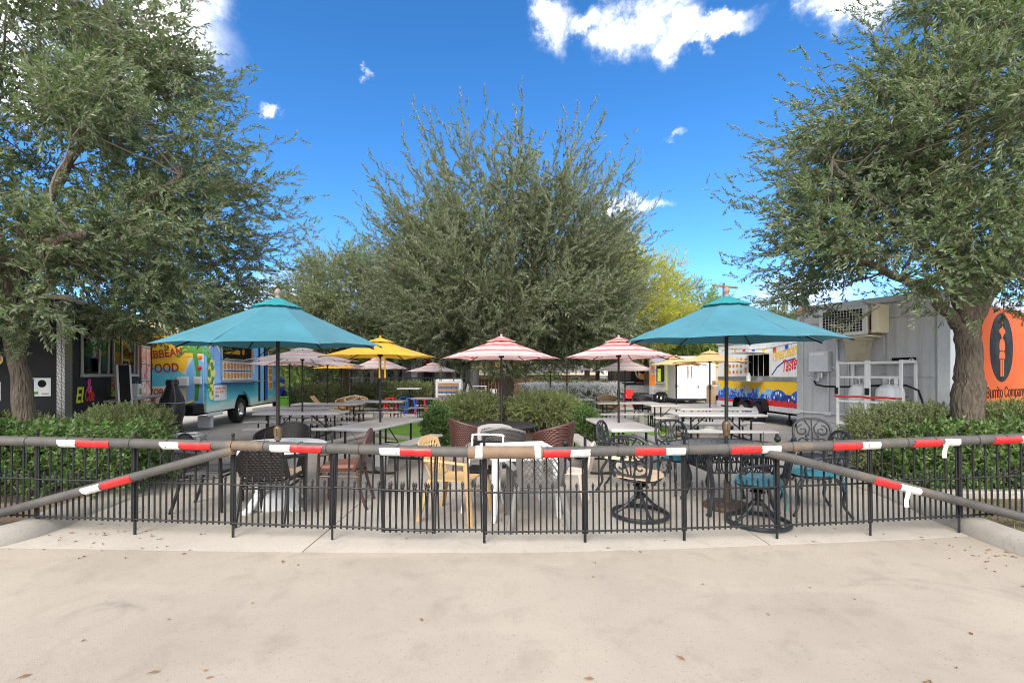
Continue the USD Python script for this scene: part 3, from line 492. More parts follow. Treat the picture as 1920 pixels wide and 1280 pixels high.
m_poster = L('photo_print', {'tc': ('texture_coordinate', {}), 'v': ('voronoi_texture', dict(scale=9.0)), 'r': ('rgb_ramp', dict(ramp=[(0,(.6,.15,.12)),(.3,(.7,.35,.28)),(.5,(.75,.6,.5)),(.65,(.35,.08,.15)),(.85,(.7,.62,.6)),(1,(.1,.03,.04))])), 'p': ('principled_bsdf', dict(roughness=.4))}, [('tc.object','v.vector'),('v.color','r.fac'),('r.color','p.base_color')])
m_food = L('food_print', {'tc': ('texture_coordinate', {}), 'v': ('noise_texture', dict(scale=26.0, detail=4.0)), 'r': ('rgb_ramp', dict(ramp=[(.3,(.12,.03,.01)),(.45,(.45,.14,.03)),(.58,(.7,.36,.09)),(.7,(.72,.55,.3))])), 'p': ('principled_bsdf', dict(roughness=.4))}, [('tc.object','v.vector'),('v.fac','r.fac'),('r.color','p.base_color')])
# local frame of a vehicle side: x along the side, y outward (towards the viewer), z up
VERT = RX(PI/2)                                           # puts xy drawings upright: x along, y -> z, facing -y
def side_frame(a, c):                                      # thing frame: origin at a, +x towards c; -y faces the viewer's side
    d = np.array(c)-np.array(a); return math.atan2(d[1], d[0]), np.linalg.norm(d)
def letters(parent, name, t, h, x, z, y, mat, depth=.006, bold=False, rot=0.0, sx=1.0, shear=0.0, label=None, up=None):
    """lettering on a wall facing local -y at height z"""
    m = meshkit.text_mesh(t, h, depth, bold); m.vertices[:,0] *= sx; m.vertices[:,0] += shear*m.vertices[:,1]
    b = MB(); b.tm(m, T(x, y, z) @ RY(-rot) @ VERT); return part(parent, name, b, mat, label=label)
def panel(parent, name, pg, y, mat, t=.004, label=None, kind=None):
    """a flat polygon (x, z) on a wall facing local -y, its face t proud of y"""
    b = MB(); b.poly(pg, 0, t, T(0,y,0) @ VERT); return part(parent, name, b, mat, label=label, kind=kind)
def wheel(parent, x, y, r, w, rim=m_chrome):
    M = T(x,y,r) @ RX(PI/2)
    b = MB(); b.lathe([(r*.58,-w/2),(r*.9,-w/2),(r*.98,-w*.36),(r,-w*.2),(r,w*.2),(r*.98,w*.36),(r*.9,w/2),(r*.58,w/2),(r*.55,0),(r*.58,-w/2)], 32, M); t = part(parent, 'tyre', b, m_rubber, smooth=35)
    b = MB(); b.lathe([(0,w*.30),(r*.16,w*.34),(r*.2,w*.2),(r*.42,w*.12),(r*.5,w*.34),(r*.6,w*.46),(r*.58,-w*.4),(0,-w*.3)], 28, M)
    for k in range(8):
        a = k/8*2*PI; b.add(*(lambda m: (m.vertices, m.faces))(trimesh.creation.icosphere(1, r*.035)), M @ T(math.cos(a)*r*.3, math.sin(a)*r*.3, w*.2))
    part(parent, 'rim', b, rim, smooth=35)

# --- grey and orange trailer on the right: end wall from A (far left) to B (near corner), orange side from B to C
cB = np.array([7.11,7.35]); cA = np.array([5.95,9.45]); dE = (cB-cA)/np.linalg.norm(cB-cA); dS = np.array([-dE[1],dE[0]])*1.0
if dS[0] < 0: dS = -dS
WE = np.linalg.norm(cB-cA); Ht = 2.95; zb = .43; LS = 7.0
rot = math.atan2(dE[1], dE[0]); gt = thing('food_trailer', 'large food trailer with grey end wall and orange printed side', 'food trailer', (*cA,0), rot)
# local: x from A to B along the end wall, +y into the trailer body (dS); the side wall runs along +y at x = WE
b = MB(); b.rbox(.02,WE-.02,.02,LS,zb,Ht-.03,.02); part(gt, 'body', b, m_grey_tr)
for x0,x1,z0,z1 in ((.14,.92,1.55,2.55),(.96,1.5,1.52,2.55),(1.54,WE-.2,1.52,2.55),(.14,.86,.62,1.53),(.96,1.5,.62,1.49),(1.54,WE-.2,.62,1.49),(.14,WE-.2,2.58,2.84)):
    b = MB(); b.rbox(x0,x1,.004,.03,z0,z1,.006); part(gt, 'panel', b, m_grey_tr)
b = MB(); b.rbox(-.012,.11,-.012,.09,zb-.03,Ht-.02,.012); b.rbox(WE-.17,WE+.012,-.014,.05,zb-.03,Ht-.02,.012); b.rbox(WE-.05,WE+.014,.05,.16,zb-.03,Ht-.02,.008); b.rbox(-.014,WE+.012,-.016,.06,Ht-.10,Ht+.012,.01); b.rbox(.11,WE-.17,-.008,.05,zb-.03,zb+.1,.01); b.rbox(.925,.95,-.004,.03,zb+.1,Ht-.1,.004); part(gt, 'corner_trim', b, m_alu)
b = MB(); b.rbox(WE-.02,WE+.004,.16,LS,.82,Ht-.16,.003); part(gt, 'side_panel', b, m_orange)
b = MB(); b.rbox(WE-.03,WE+.02,.165,LS,Ht-.16,Ht+.01,.012); part(gt, 'top_rail', b, m_alu)
b = MB(); b.rbox(WE-.03,WE+.006,.165,LS,zb-.02,.82,.01); part(gt, 'skirt', b, m_white)
b = MB(); b.rbox(.02,.16,-.03,-.016,Ht-.085,Ht-.045,.006); part(gt, 'marker_light', b, m_flame)
# drawings on the orange side: local frame u along +y at x = WE
SM = T(WE+.005,0,0) @ RZ(PI/2)
def side_draw(name, pg, off, mat, label=None):
    b = MB(); b.poly(pg, 0, .003, SM @ T(0,-off,0) @ VERT); return part(gt, name, b, mat, label=label)
cu, cz = 2.33, 2.07
gear = Polygon([(cu+math.cos(a)*.60*(1+.025*(k%2)), cz+math.sin(a)*.63*(1+.025*(k%2))) for k in range(88) for a in [k/88*2*PI]])
emblem = side_draw('emblem', gear, .001, m_blackp)
fig = unary_union([affinity.scale(Point(cu,cz+.30).buffer(.10,12),1.3,.62), Polygon([(cu-.045,cz+.34),(cu+.045,cz+.34),(cu+.012,cz+.50),(cu-.012,cz+.50)]), Polygon([(cu-.075,cz+.26),(cu+.075,cz+.26),(cu,cz+.15)]),
    affinity.scale(Point(cu,cz+.02).buffer(.12,14),1.0,1.25).difference(sbox(cu-.2,cz-.075,cu+.2,cz-.06)), sbox(cu-.12,cz-.21,cu+.12,cz-.10), sbox(cu-.075,cz-.54,cu-.01,cz-.225), sbox(cu+.01,cz-.54,cu+.075,cz-.225)])
side_draw('emblem_figure', affinity.scale(fig,1.25,1.0,origin=(cu,cz)), .0045, m_orange_d)
def side_text(t, h, u, z, sx=1.0):
    m = meshkit.text_mesh(t, h, .004, False); m.vertices[:,0] *= sx; b = MB(); b.tm(m, SM @ T(u,-.001,z) @ VERT); part(gt, 'lettering', b, m_blackp)
side_text('Señor Burrito Company', .20, .72, 1.14, .98); side_text('Authentic', .16, .92, .84, .9)
# on the end wall
b = MB(); b.rbox(.30,.66,-.16,.004,1.62,2.02,.012); part(gt, 'electric_box', b, m_lgrey)
b = MB(); b.rbox(.34,.60,-.163,-.160,1.95,1.985,.001); part(gt, 'box_label', b, m_white)
b = MB(); b.tube([(.76,-.03,2.6),(.76,-.03,1.72)],.02,8); b.tube([(.66,-.05,1.70),(.76,-.04,1.70)],.014,8); b.rbox(.735,.785,-.06,.0,1.63,1.75,.01); b.tube([(.60,-.03,1.62),(.60,-.03,.78)],.013,8); b.tube([(.0,-.03,.80),(.95,-.03,.80)],.02,8); b.rbox(.53,.67,-.06,.0,.765,.835,.01); b.rbox(-.02,.08,-.06,0,.765,.835,.01); part(gt, 'conduit', b, m_lgrey, smooth=30)
b = MB(); b.rbox(.42,.52,-.10,-.03,1.48,1.62,.015); b.rbox(.36,.47,-.13,-.05,1.43,1.5,.015); part(gt, 'plug', b, m_steel)
b = MB(); b.tube([(.40,-.14,1.44),(.45,-.17,1.37),(.6,-.17,1.335),(.9,-.17,1.335),(1.15,-.2,1.34),(1.6,-.2,1.38),(1.9,-.2,1.38),(2.05,-.18,1.30),(2.13,-.15,1.0),(2.18,-.12,.75)],.018,8); part(gt, 'black_hose', b, m_rubber, smooth=True)
b = MB(); b.tube([(1.55,-.22,1.1),(1.7,-.22,1.18),(1.9,-.2,1.19),(1.98,-.15,1.05)],.010,6); part(gt, 'gas_line', b, m_rubber, smooth=True)
b = MB(); b.lathe([(0,0),(.09,0),(.10,.03),(.10,.12),(.06,.14),(0,.14)],20,T(1.98,-.02,.93)@RX(PI/2)); b.rbox(1.93,2.03,-.14,-.04,1.02,1.1,.01); part(gt, 'regulator', b, m_lgrey, smooth=35)
b = MB(); b.rbox(1.62,1.96,-.012,.002,1.75,1.86,.004); sg = part(gt, 'warning_sign', b, m_blackp)
letters(gt, 'sign_lettering', 'No Smoking', .025, 1.65, 1.775, -.0125, m_white, .002); b = MB(); ring = Point(1.90,1.805).buffer(.04,16).difference(Point(1.90,1.805).buffer(.030,16)).union(affinity.rotate(sbox(1.865,1.80,1.935,1.81),45)); b.poly(ring,0,.002,T(0,-.0125,0)@VERT); part(gt,'sign_symbol',b,m_white)
# window air conditioner
b = MB(); b.rbox(.70,1.42,-.46,.0,2.30,2.76,.02); ac = part(gt, 'air_conditioner', b, m_cream)
b = MB(); b.rbox(.66,1.45,-.49,-.455,2.27,2.79,.012); b2 = sbox; part(ac, 'front_frame', b, m_white)
b = MB(); b.box(.73,1.38,-.493,-.489,2.33,2.73); part(ac, 'coil', b, m_dark)
g_ = MB()
for k in range(14): g_.box(.73+k*.05,.736+k*.05,-.502,-.4935,2.33,2.73)
for k in range(9): g_.box(.73,1.38,-.507,-.5025,2.33+k*.05,2.336+k*.05)
part(ac, 'grille', g_, m_white)
g_ = MB()
for k in range(12): g_.box(1.4505,1.456,-.38+k*.022,-.372+k*.022,2.36,2.70)
part(ac, 'side_vent', g_, m_dark)
b = MB(); b.rbox(.86,1.47,-.45,.0,2.235,2.268,.006); b.rbox(1.47,1.58,-.40,0,2.30,2.80,.01); part(gt, 'shelf_bracket', b, m_cream)
# gas cylinders in a rack on the tongue
rk = thing('cylinder_rack', 'white metal rack of gas cylinders on the grey trailer end', 'rack', (*cA,.19), rot)
b = MB(); y0, y1 = -.62, -.08
for x in (1.02,1.46,1.50,1.95):
    b.rbox(x,x+.045,y0,y0+.04,.0,1.62,.006)
for x in (1.02,1.95): b.rbox(x,x+.045,y1,y1+.04,.45,1.60,.006); b.rbox(x+.002,x+.043,y0+.04,y1,1.575,1.615,.006); b.rbox(x+.002,x+.043,y0+.04,y1,.5,.54,.006)
for z in (1.58,1.33,.90,.5): b.rbox(1.065,1.46,y0+.002,y0+.038,z-.018,z+.018,.005); b.rbox(1.545,1.95,y0+.002,y0+.038,z-.018,z+.018,.005)
b.rbox(1.02,1.995,y1+.002,y1+.04,1.56,1.602,.005); part(rk, 'frame', b, m_white)
b = MB(); b.rbox(1.02,1.995,y0+.05,y1-.01,.47,.5,.004); part(rk, 'shelf', b, m_steel)
b = MB(); b.rbox(1.0,1.06,y0-.014,y0-.001,1.02,1.14,.005); b.rbox(1.47,1.54,y0-.014,y0-.001,1.02,1.14,.005); part(rk, 'latch', b, m_dark)
b = MB(); b.grid([[(x, y0-.016-.006*math.sin(i), z+.006*math.cos(i*1.3)) for z in (.965,1.0)] for i, x in enumerate(np.linspace(1.0,2.0,14))]); part(rk, 'red_strap', b, m_red)
def cylinder(x, r, h, label):
    p = cA + dE*x - dS*.34; t = thing('gas_cylinder', label, 'gas cylinder', (*p,.69), rot)
    b = MB(); b.lathe([(0,0),(r*.9,0),(r,.04),(r,h*.78),(r*.93,h*.88),(r*.6,h*.96),(r*.25,h*.985),(0,h*.99)],28); part(t,'body',b,m_white,smooth=35)
    b = MB(); b.lathe([(r*.55,h*.97),(r*.55,h*1.16),(r*.5,h*1.16),(r*.5,h*.97)],20,arc=4.4,start=-2.2+PI/2); part(t,'collar',b,m_white,smooth=35)
    b = MB(); b.lathe([(0,h*.98),(.02,h*.98),(.02,h*1.06),(.035,h*1.07),(.035,h*1.11),(0,h*1.11)],12); part(t,'valve',b,m_steel)
    if r > .17: b = MB(); b.lathe([(r+.002,h*.55),(r+.002,h*.66)],10,arc=1.2,start=-PI/2-.6); part(t,'label_strip',b,m_cream)
cylinder(1.27, .16, .72, 'smaller white gas cylinder on the left of the rack'); cylinder(1.72, .20, .72, 'larger white gas cylinder on the right of the rack')
tb = thing('plastic_tub', 'dirty translucent tub resting on top of the cylinder rack', 'tub', (*(cA+dE*1.26-dS*.36),1.81), rot)
b = MB(); b.lathe([(0,0.0),(.145,0),(.18,.36),(.195,.36),(.195,.42),(.17,.42),(.165,.38),(.135,.02),(0,.02)],4,RZ(PI/4)@S(1.2,1.2,1)); part(tb,'body',b,flat('murky_plastic',(.33,.29,.20),.5,dirt=((.16,.13,.08),.7,4)))

# --- white trailer with a painted skyline, behind the grey one
p0 = np.array([8.0,17.6]); p1 = np.array([8.38,11.6]); rot, LV = side_frame(p0, p1)
vt = thing('food_trailer', 'white food trailer with flag bunting and a blue skyline along its base', 'food trailer', (*p0,0), rot)
zf, zt = .48, 2.68
b = MB(); b.rbox(0,LV,.0,2.3,zf,zt,.02); part(vt,'body',b,m_white)
b = MB(); b.rbox(-.03,LV+.03,-.06,2.33,zt+.002,zt+.09,.02); part(vt,'roof_rail',b,m_alu)
low0, low1 = .58, 1.36
panel(vt,'yellow_band',sbox(.02,low0,LV-.02,low1),-.0005,m_yel)
def skyline(seed, x0, x1, h0, h1):
    r = np.random.default_rng(seed); pts = [(x0,low0)]; x = x0
    while x < x1:
        w = r.uniform(.05,.14); h = r.uniform(h0,h1); sp = r.random()
        pts += [(x,low0+h),(min(x+w*.5,x1),low0+h*(1.12 if sp<.5 else 1.0)),(min(x+w,x1),low0+h)]; x += w
    return Polygon(pts+[(x1,low0)]).buffer(0)
panel(vt,'skyline',skyline(1,.03,3.4,.34,.60),-.0048,m_sky); panel(vt,'skyline',skyline(2,.03,3.4,.2,.5),-.009,m_blue)
r_ = np.random.default_rng(4); wins = unary_union([sbox(x,z,x+.025,z+.035) for x,z in zip(r_.uniform(.1,3.3,70), r_.uniform(low0+.05,low0+.4,70))]); panel(vt,'skyline_windows',wins,-.0135,m_white)
hill = lambda cx,r,z: Point(cx,z).buffer(r,24).intersection(sbox(0,low0,LV-.02,low1))
panel(vt,'blue_hill',unary_union([hill(3.62,.50,low0+.02),hill(4.55,.52,low0)]),-.0052,m_blue); panel(vt,'navy_hill',unary_union([hill(3.5,.3,low0),hill(4.05,.40,low0-.02),hill(5.3,.4,low0)]),-.0094,m_navy)
panel(vt,'white_dots',unary_union([affinity.scale(Point(x,z).buffer(.035,8),.8,1.4) for x,z in ((3.52,.98),(3.62,1.0),(3.74,.94),(4.26,.90),(4.34,.86),(3.42,.85),(4.1,.80))]),-.0137,m_white)
panel(vt,'red_wave',unary_union([sbox(.02,low0,LV-.02,low0+.09)]+[Point(3.1+.28*k,low0+.06).buffer(.14,12).intersection(sbox(0,low0,LV-.02,low1)) for k in range(10)]),-.0140,m_red)
for k in range(1,6):
    b = MB(); b.box(k*1.0-.006,k*1.0+.006,-.0016,-.0002,1.52,2.66); part(vt,'panel_seam',b,m_lgrey)
b = MB(); b.rbox(0,LV,-.02,-.001,low1+.004,low1+.14,.006); part(vt,'steel_rail',b,m_steel)
b = MB(); b.rbox(0,LV,-.03,-.001,zf-.06,low0-.004,.006); part(vt,'bottom_rail',b,m_lgrey)
b = MB(); b.rbox(1.6,2.9,-.35,-.021,low1-.03,low1-.004,.005); part(vt,'counter',b,m_steel)
# serving hatch
b = MB(); b.box(2.05,3.15,-.006,-.0015,1.52,2.22); part(vt,'hatch_opening',b,m_dark)
for k in range(4):
    x0 = 2.05+k*.275; b = MB(); b.rbox(x0,x0+.03,-.03,-.007,1.52,2.22,.004); part(vt,'window_post',b,m_alu)
    b = MB(); b.box(x0+.03,x0+.275,-.018,-.014,1.52,2.22); part(vt,'window_pane',b,m_glass_d)
b = MB(); b.slab(np.array([[(2.0,-.03,2.27),(2.0,-.75,2.30)],[(3.2,-.03,2.27),(3.2,-.75,2.30)]]),.025); part(vt,'hatch_flap',b,m_white)
# menu board and photos
panel(vt,'menu_board',sbox(.7,1.52,1.98,2.25),-.0007,flat('menu_white',(.72,.71,.68),.4))
for i in range(4):
    for j in range(3): panel(vt,'dish_photo',affinity.scale(Point(.86+i*.24,1.66+j*.22).buffer(.075,10),1,.85),-.005,m_food)
for j in range(2): panel(vt,'dish_photo',sbox(1.80,1.62+j*.3,1.93,1.82+j*.3),-.005,m_food)
# painted name
letters(vt,'painted_lettering','Venezuelan',.30,3.28,1.98,-.001,m_yel,rot=math.radians(10),sx=.50,shear=.35,bold=True)
letters(vt,'painted_lettering','Taste',.34,3.78,1.64,-.001,m_red,rot=math.radians(10),sx=.52,shear=.3,bold=True)
b = MB(); b.poly(LineString([(3.3,1.56),(3.55,1.80),(3.85,1.95),(4.36,2.04)]).buffer(.022),0,.003,T(0,-.001,0)@VERT); part(vt,'painted_swoosh',b,m_navy)
for i in range(9):
    x = .55+i*.56; z = 2.46+.06*math.cos(i/8*2*PI); m_ = (m_red,m_yel,m_blue)[(2-i)%3]
    panel(vt,'bunting_flag',Polygon([(x,z),(x+.16,z),(x+.16,z-.20),(x+.08,z-.14),(x,z-.20)]),-.0007,m_)
b = MB(); b.tube([(.3,-.004,2.47)]+[(.55+i*.56,-.004,2.46+.06*math.cos(i/8*2*PI)) for i in range(9)]+[(5.6,-.004,2.5)],.006,4); part(vt,'bunting_cord',b,m_dark)
wheel(vt,2.72,-.10,.34,.22,m_white); wheel(vt,1.95,-.10,.34,.22,m_white)
b = MB()
for u in (0,):
    a = np.linspace(0,PI,15); b.slab(np.stack([np.c_[2.33+np.cos(a)*.86, np.full(15,-.25), .40+np.minimum(np.sin(a)*.75,.38)], np.c_[2.33+np.cos(a)*.86, np.full(15,-.03), .40+np.minimum(np.sin(a)*.75,.38)]],1),.02)
part(vt,'fender',b,m_black,smooth=30)
b = MB(); b.rbox(0,LV,.1,2.2,.34,zf-.002,.02); b.tube([(3.9,.15,.42),(3.9,.15,.12)],.03,8); b.lathe([(0,-.04),(.09,-.04),(.09,.04),(0,.04)],14,T(3.9,.15,.12)@RX(PI/2)); part(vt,'chassis',b,m_black)
jar = thing('jar', 'glass jar of utensils on the skyline trailer counter', 'jar', (p0[0]+(p1-p0)[0]/LV*2.35+.0, p0[1]+(p1-p0)[1]/LV*2.35, low1-.004), rot)
b = MB(); b.lathe([(0,0),(.07,0),(.07,.18),(.05,.22),(.05,.28),(.044,.28),(.044,.21),(.06,.17),(.06,.01),(0,.01)],16,T(0,-.2,0)); part(jar,'body',b,flat('frosted_jar',(.55,.58,.55),.2))

# --- black trailer on the left
kS = 8.5/9.5*1.0; d1 = np.array([-.128,.26]); d1 = d1/np.linalg.norm(d1); c0 = np.array([-7.28,7.37]); c1 = c0 + d1*5.3
rot, LB = side_frame(c0, c1)      # x along the serving side (away from the viewer); +y is to the left (into the trailer)
bt = thing('food_trailer', 'black food trailer with a neon-painted serving side and diamond-plate corner', 'food trailer', (*c0,0), rot)
zf, zt = .42, 2.78; Wd = 2.4
b = MB(); b.rbox(0,LB,0,Wd,zf,zt,.02); part(bt,'body',b,m_black)
b = MB(); b.rbox(.1,LB,-.012,.3,zt+.002,zt+.10,.02); b.rbox(-.02,LB+.02,.305,Wd+.02,zt+.002,zt+.09,.02); part(bt,'roof_rail',b,m_cream)
def plate_mat():
    n = {'tc': ('texture_coordinate', {}), 'mp': ('mapping', dict(scale=(1,1,1), rotation=(0,0,0))), 'w': ('checker_texture', dict(scale=46.0, color1=(.42,.40,.37), color2=(.17,.16,.15))), 'r': ('vector_rotate', dict(rotate_type='axis', axis=(1,1,0), angle=.78)), 'b': ('bump', dict(strength=1.0, distance=.004)), 'p': ('principled_bsdf', dict(metallic=.85, roughness=.32))}
    return L('diamond_plate', n, [('tc.object','r.vector'),('r.vector','w.vector'),('w.color','p.base_color'),('w.fac','b.height'),('b.normal','p.normal')])
b = MB(); b.rbox(-.014,.27,-.014,.03,zf,zt-.02,.004); b.rbox(-.016,.02,.03,.09,zf,zt-.02,.004); part(bt,'corner_plate',b,plate_mat())
# facing -y on the serving side
b = MB(); b.box(.75,3.9,-.006,-.001,1.62,2.42); part(bt,'hatch_opening',b,m_dark)
for x in (.62,1.42,1.9,2.2,2.7,3.6,3.86): b = MB(); b.rbox(x,x+.04,-.04,-.007,1.58,2.45,.004); part(bt,'window_post',b,m_alu)
for x0,x1 in ((.66,1.42),(1.46,1.9),(2.24,2.7),(2.74,3.6)): b = MB(); b.box(x0,x1,-.022,-.018,1.62,2.45); part(bt,'window_pane',b,m_glass_d)
b = MB(); b.rbox(.6,3.9,-.05,-.008,1.52,1.575,.005); part(bt,'window_sill',b,m_alu)
b = MB(); b.slab(np.array([[(.5,-.02,2.62),(.5,-.85,2.50)],[(4.1,-.02,2.62),(4.1,-.85,2.50)]]),.02); part(bt,'awning_flap',b,m_alu)
b = MB(); b.rbox(1.7,4.3,-.42,-.002,1.02,1.06,.006); b.bar((1.9,-.01,.8),(1.9,-.38,1.01),.02); b.bar((4.0,-.01,.8),(4.0,-.38,1.01),.02); part(bt,'counter',b,m_steel)
letters(bt,'painted_lettering','El',.26,.42,1.08,-.001,m_lime,shear=.25,bold=True); letters(bt,'painted_lettering','&',.24,.92,1.24,-.001,m_pink,bold=True); letters(bt,'painted_lettering','Cue',.20,.82,1.09,-.001,m_red,sx=.85,bold=True)
letters(bt,'painted_lettering','B',.22,2.15,1.28,-.001,m_flame,bold=True); letters(bt,'painted_lettering','Su',.16,2.15,1.12,-.001,m_lime,bold=True); letters(bt,'painted_lettering','Kushi',.22,3.25,1.16,-.001,m_pink,sx=.9,shear=.2,bold=True)
panel(bt,'painted_tuft',unary_union([Polygon([(1.75+.06*k,.72),(1.79+.06*k,.72),(1.78+.06*k,.9+.03*(k%3))]) for k in range(22)]),-.001,m_yel)
panel(bt,'painted_cone',Polygon([(3.55,.70),(3.85,.70),(3.70,.98)]),-.001,m_flame); panel(bt,'painted_cone',Polygon([(3.57,.70),(3.83,.70),(3.79,.78),(3.61,.78)]),-.0053,m_lime)
panel(bt,'menu_strip',sbox(4.0,1.5,4.18,2.5),-.001,m_dred)
for i in range(2):
    for j in range(4): panel(bt,'menu_photo',sbox(4.3+i*.42,.62+j*.42,4.68+i*.42,.98+j*.42),-.001,m_poster)
panel(bt,'menu_caption',unary_union([sbox(4.3+i*.42,1.0+j*.42,4.68+i*.42,1.03+j*.42) for i in range(2) for j in range(4)]),-.001,m_white)
# front wall (x = 0) faces -x: drawings with u along +y
FM = T(-.001,0,0) @ RZ(-PI/2)
def front_draw(name, pg, off, mat):
    b = MB(); b.poly(pg, 0, .003, FM @ T(0,-off,0) @ VERT); return part(bt,name,b,mat)
for u0, z0 in ((-.42,1.22),(-1.0,1.16),(-1.5,1.08)):
    front_draw('poster', sbox(u0,z0,u0+.26,z0+.29), 0, m_white); front_draw('poster_print', sbox(u0+.015,z0+.11,u0+.06,z0+.275), .0033, m_navy); front_draw('poster_print', affinity.scale(Point(u0+.155,z0+.20).buffer(.055,12),.9,1.1), .0033, m_blackp); front_draw('poster_print', sbox(u0+.02,z0+.03,u0+.11,z0+.075), .0033, m_green_p); front_draw('poster_print', sbox(u0+.15,z0+.03,u0+.235,z0+.045), .0033, m_dred)
def front_text(t,h,u,z,mat,shear=0): 
    m = meshkit.text_mesh(t,h,.004,True); m.vertices[:,0] += shear*m.vertices[:,1]; b = MB(); b.tm(m, FM @ T(u,-.001,z) @ VERT); part(bt,'painted_lettering',b,mat)
front_text('W V',.20,-1.05,2.0,m_yel,.3); front_draw('painted_sign',affinity.scale(Point(-.88,1.80).buffer(.13,16),1.3,1),.001,m_lime); front_draw('painted_sign',affinity.scale(Point(-.88,1.815).buffer(.115,16),1.3,1),.0045,m_pink)
wheel(bt,2.6,.1,.34,.22); wheel(bt,3.4,.1,.34,.22)
# chalkboard and other boards at the counter
pc = c0 + d1*2.05; n1 = np.array([d1[1],-d1[0]])
ck = thing('chalkboard', 'tall wood-framed chalkboard menu standing on the black trailer counter', 'chalkboard', (*(pc+n1*.25),1.062), rot)
b = MB(); b.rbox(-.19,.19,-.015,.015,0,.78,.004); part(ck,'board',b,m_blackp); b = MB(); b.rbox(-.22,-.19,-.02,.02,0,.82,.005); b.rbox(.19,.22,-.02,.02,0,.82,.005); b.rbox(-.19,.19,-.02,.02,.782,.82,.005); part(ck,'frame',b,m_wood)
for k,tx in enumerate(('MENU','tacos 3','birria 4','elote 5','aguas 2')): letters(ck,'chalk_lettering',tx,.06,-.16,.66-.13*k,-.0155,m_lgrey,.002)
nb = thing('napkin_box', 'white napkin box on the black trailer counter, right of the chalkboard', 'napkin box', (*(c0+d1*2.85+n1*.22),1.062), rot)
b = MB(); b.rbox(-.14,.14,-.1,.1,0,.3,.02); part(nb,'box',b,m_lgrey); b = MB(); b.rbox(-.08,.08,-.103,-.1005,.06,.2,.001); part(nb,'box_print',b,m_green_p)
ab = thing('sandwich_board', 'narrow metal-edged sign board leaning by the black trailer hatch', 'sign board', (*(c0+d1*1.25+n1*.5),0), rot-.5)
b = MB(); b.rbox(-.12,.12,-.02,.02,.3,1.75,.006,RX(-.06)); part(ab,'board',b,m_blackp); b = MB(); b.rbox(-.16,-.122,-.03,.03,.0,1.76,.004,RX(-.06)); b.rbox(.122,.16,-.025,.025,.0,1.76,.004,RX(-.06)); part(ab,'edge',b,m_alu)

# --- blue food truck
r0 = np.array([-8.42,12.5]); r1 = r0 + np.array([-.16,.987])*6.7; rot, LT = side_frame(r0, r1)
ft = thing('food_truck', 'blue food truck painted with a beach, its serving hatch open', 'food truck', (*r0,0), rot)
zf, zt, Wd = .62, 3.05, 2.25; LBx = 5.6
m_beach = L('beach_paint', {'tc': ('texture_coordinate', {}), 's': ('separate_xyz', {}), 'n': ('noise_texture', dict(scale=1.6, detail=3.0)), 'a': ('math', dict(math_type='multiply_add', value2=.25)), 'm': ('map_range', dict(from_min=.55, from_max=3.1, to_min=0, to_max=1, clamp=True)),
   'r': ('rgb_ramp', dict(ramp=[(0,(.55,.55,.42)),(.10,(.42,.58,.55)),(.16,(.11,.48,.55)),(.30,(.06,.36,.52)),(.345,(.03,.16,.40)),(.36,(.25,.48,.75)),(.8,(.12,.34,.72)),(1,(.06,.22,.62))])), 'p': ('principled_bsdf', dict(roughness=.35))},
   [('tc.object','s.vector'),('tc.object','n.vector'),('n.fac','a.value1'),('s.z','a.value3'),('a.value','m.value'),('m.result','r.fac'),('r.color','p.base_color')])
arch = Polygon([(0,zf-.1),(LBx,zf-.1),(LBx,zt-.12),(LBx-.1,zt),(.08,zt),(0,zt-.1)]).difference(Point(2.35,.40).buffer(.62,24))
b = MB(); b.poly(arch,-.06,0,VERT); part(ft,'side_panel',b,m_beach,smooth=False)
b = MB(); b.rbox(.012,LBx-.01,.066,Wd,zf+.28,zt-.01,.05); part(ft,'body',b,m_beach)
b = MB(); b.rbox(-.02,LBx,-.03,Wd+.02,zt+.002,zt+.10,.04); part(ft,'roof',b,m_blue)
# the rear wall faces -x
RM = RZ(-PI/2)
def rear(name, pg, off, mat, t=.004):
    b = MB(); b.poly(pg, 0, t, T(-off,0,0) @ RM @ VERT); return part(ft,name,b,mat)
b = MB(); b.rbox(-.01,.011,.066,Wd,zf,zt-.02,.004); part(ft,'rear_door',b,m_sand)
rear('painted_sun',affinity.scale(Point(-1.15,2.0).buffer(.62,24),1.1,1.0),.0105,m_yel); rear('painted_burst',Polygon([(-1.15+math.cos(a)*(.95 if k%2 else .62)*1.05, 2.25+math.sin(a)*(.75 if k%2 else .5)) for k in range(24) for a in [k/24*2*PI]]).intersection(sbox(-2.2,2.05,-.1,3.0)),.015,m_yel)
rear('painted_island',Polygon([(-2.1,1.2),(-.55,1.2),(-.45,1.5),(-.8,1.75),(-1.6,1.8),(-2.1,1.7)]),.015,m_aqua); rear('painted_water',Polygon([(-.5,.75),(-.08,.75),(-.08,1.9),(-.3,2.1),(-.5,1.7)]),.015,m_sky)
palm = unary_union([LineString([(-.25,.9),(-.2,1.6),(-.3,2.2)]).buffer(.05)]+[LineString([(-.3,2.2),(-.3+math.cos(a)*.25,2.25+math.sin(a)*.2),(-.3+math.cos(a)*.42,2.12+math.sin(a)*.22)]).buffer(.035) for a in np.linspace(-.3,3.4,7)])
rear('painted_palm',palm,.0195,m_green_p)
def rear_text(t,h,u,z,mat,rt=0.0,sx=1.0): 
    m = meshkit.text_mesh(t,h,.004,True); m.vertices[:,0] *= sx; b = MB(); b.tm(m, T(-.024,0,0) @ RM @ T(u,0,z) @ RY(-rt) @ VERT); part(ft,'painted_lettering',b,mat)
rear_text('FAST',.22,-1.72,2.28,m_dred,.1,.9); rear_text('CARIBBEAN',.20,-1.85,1.93,m_dred,.14,.8); rear_text('FOOD',.22,-1.45,1.62,m_dred,.05,.9)
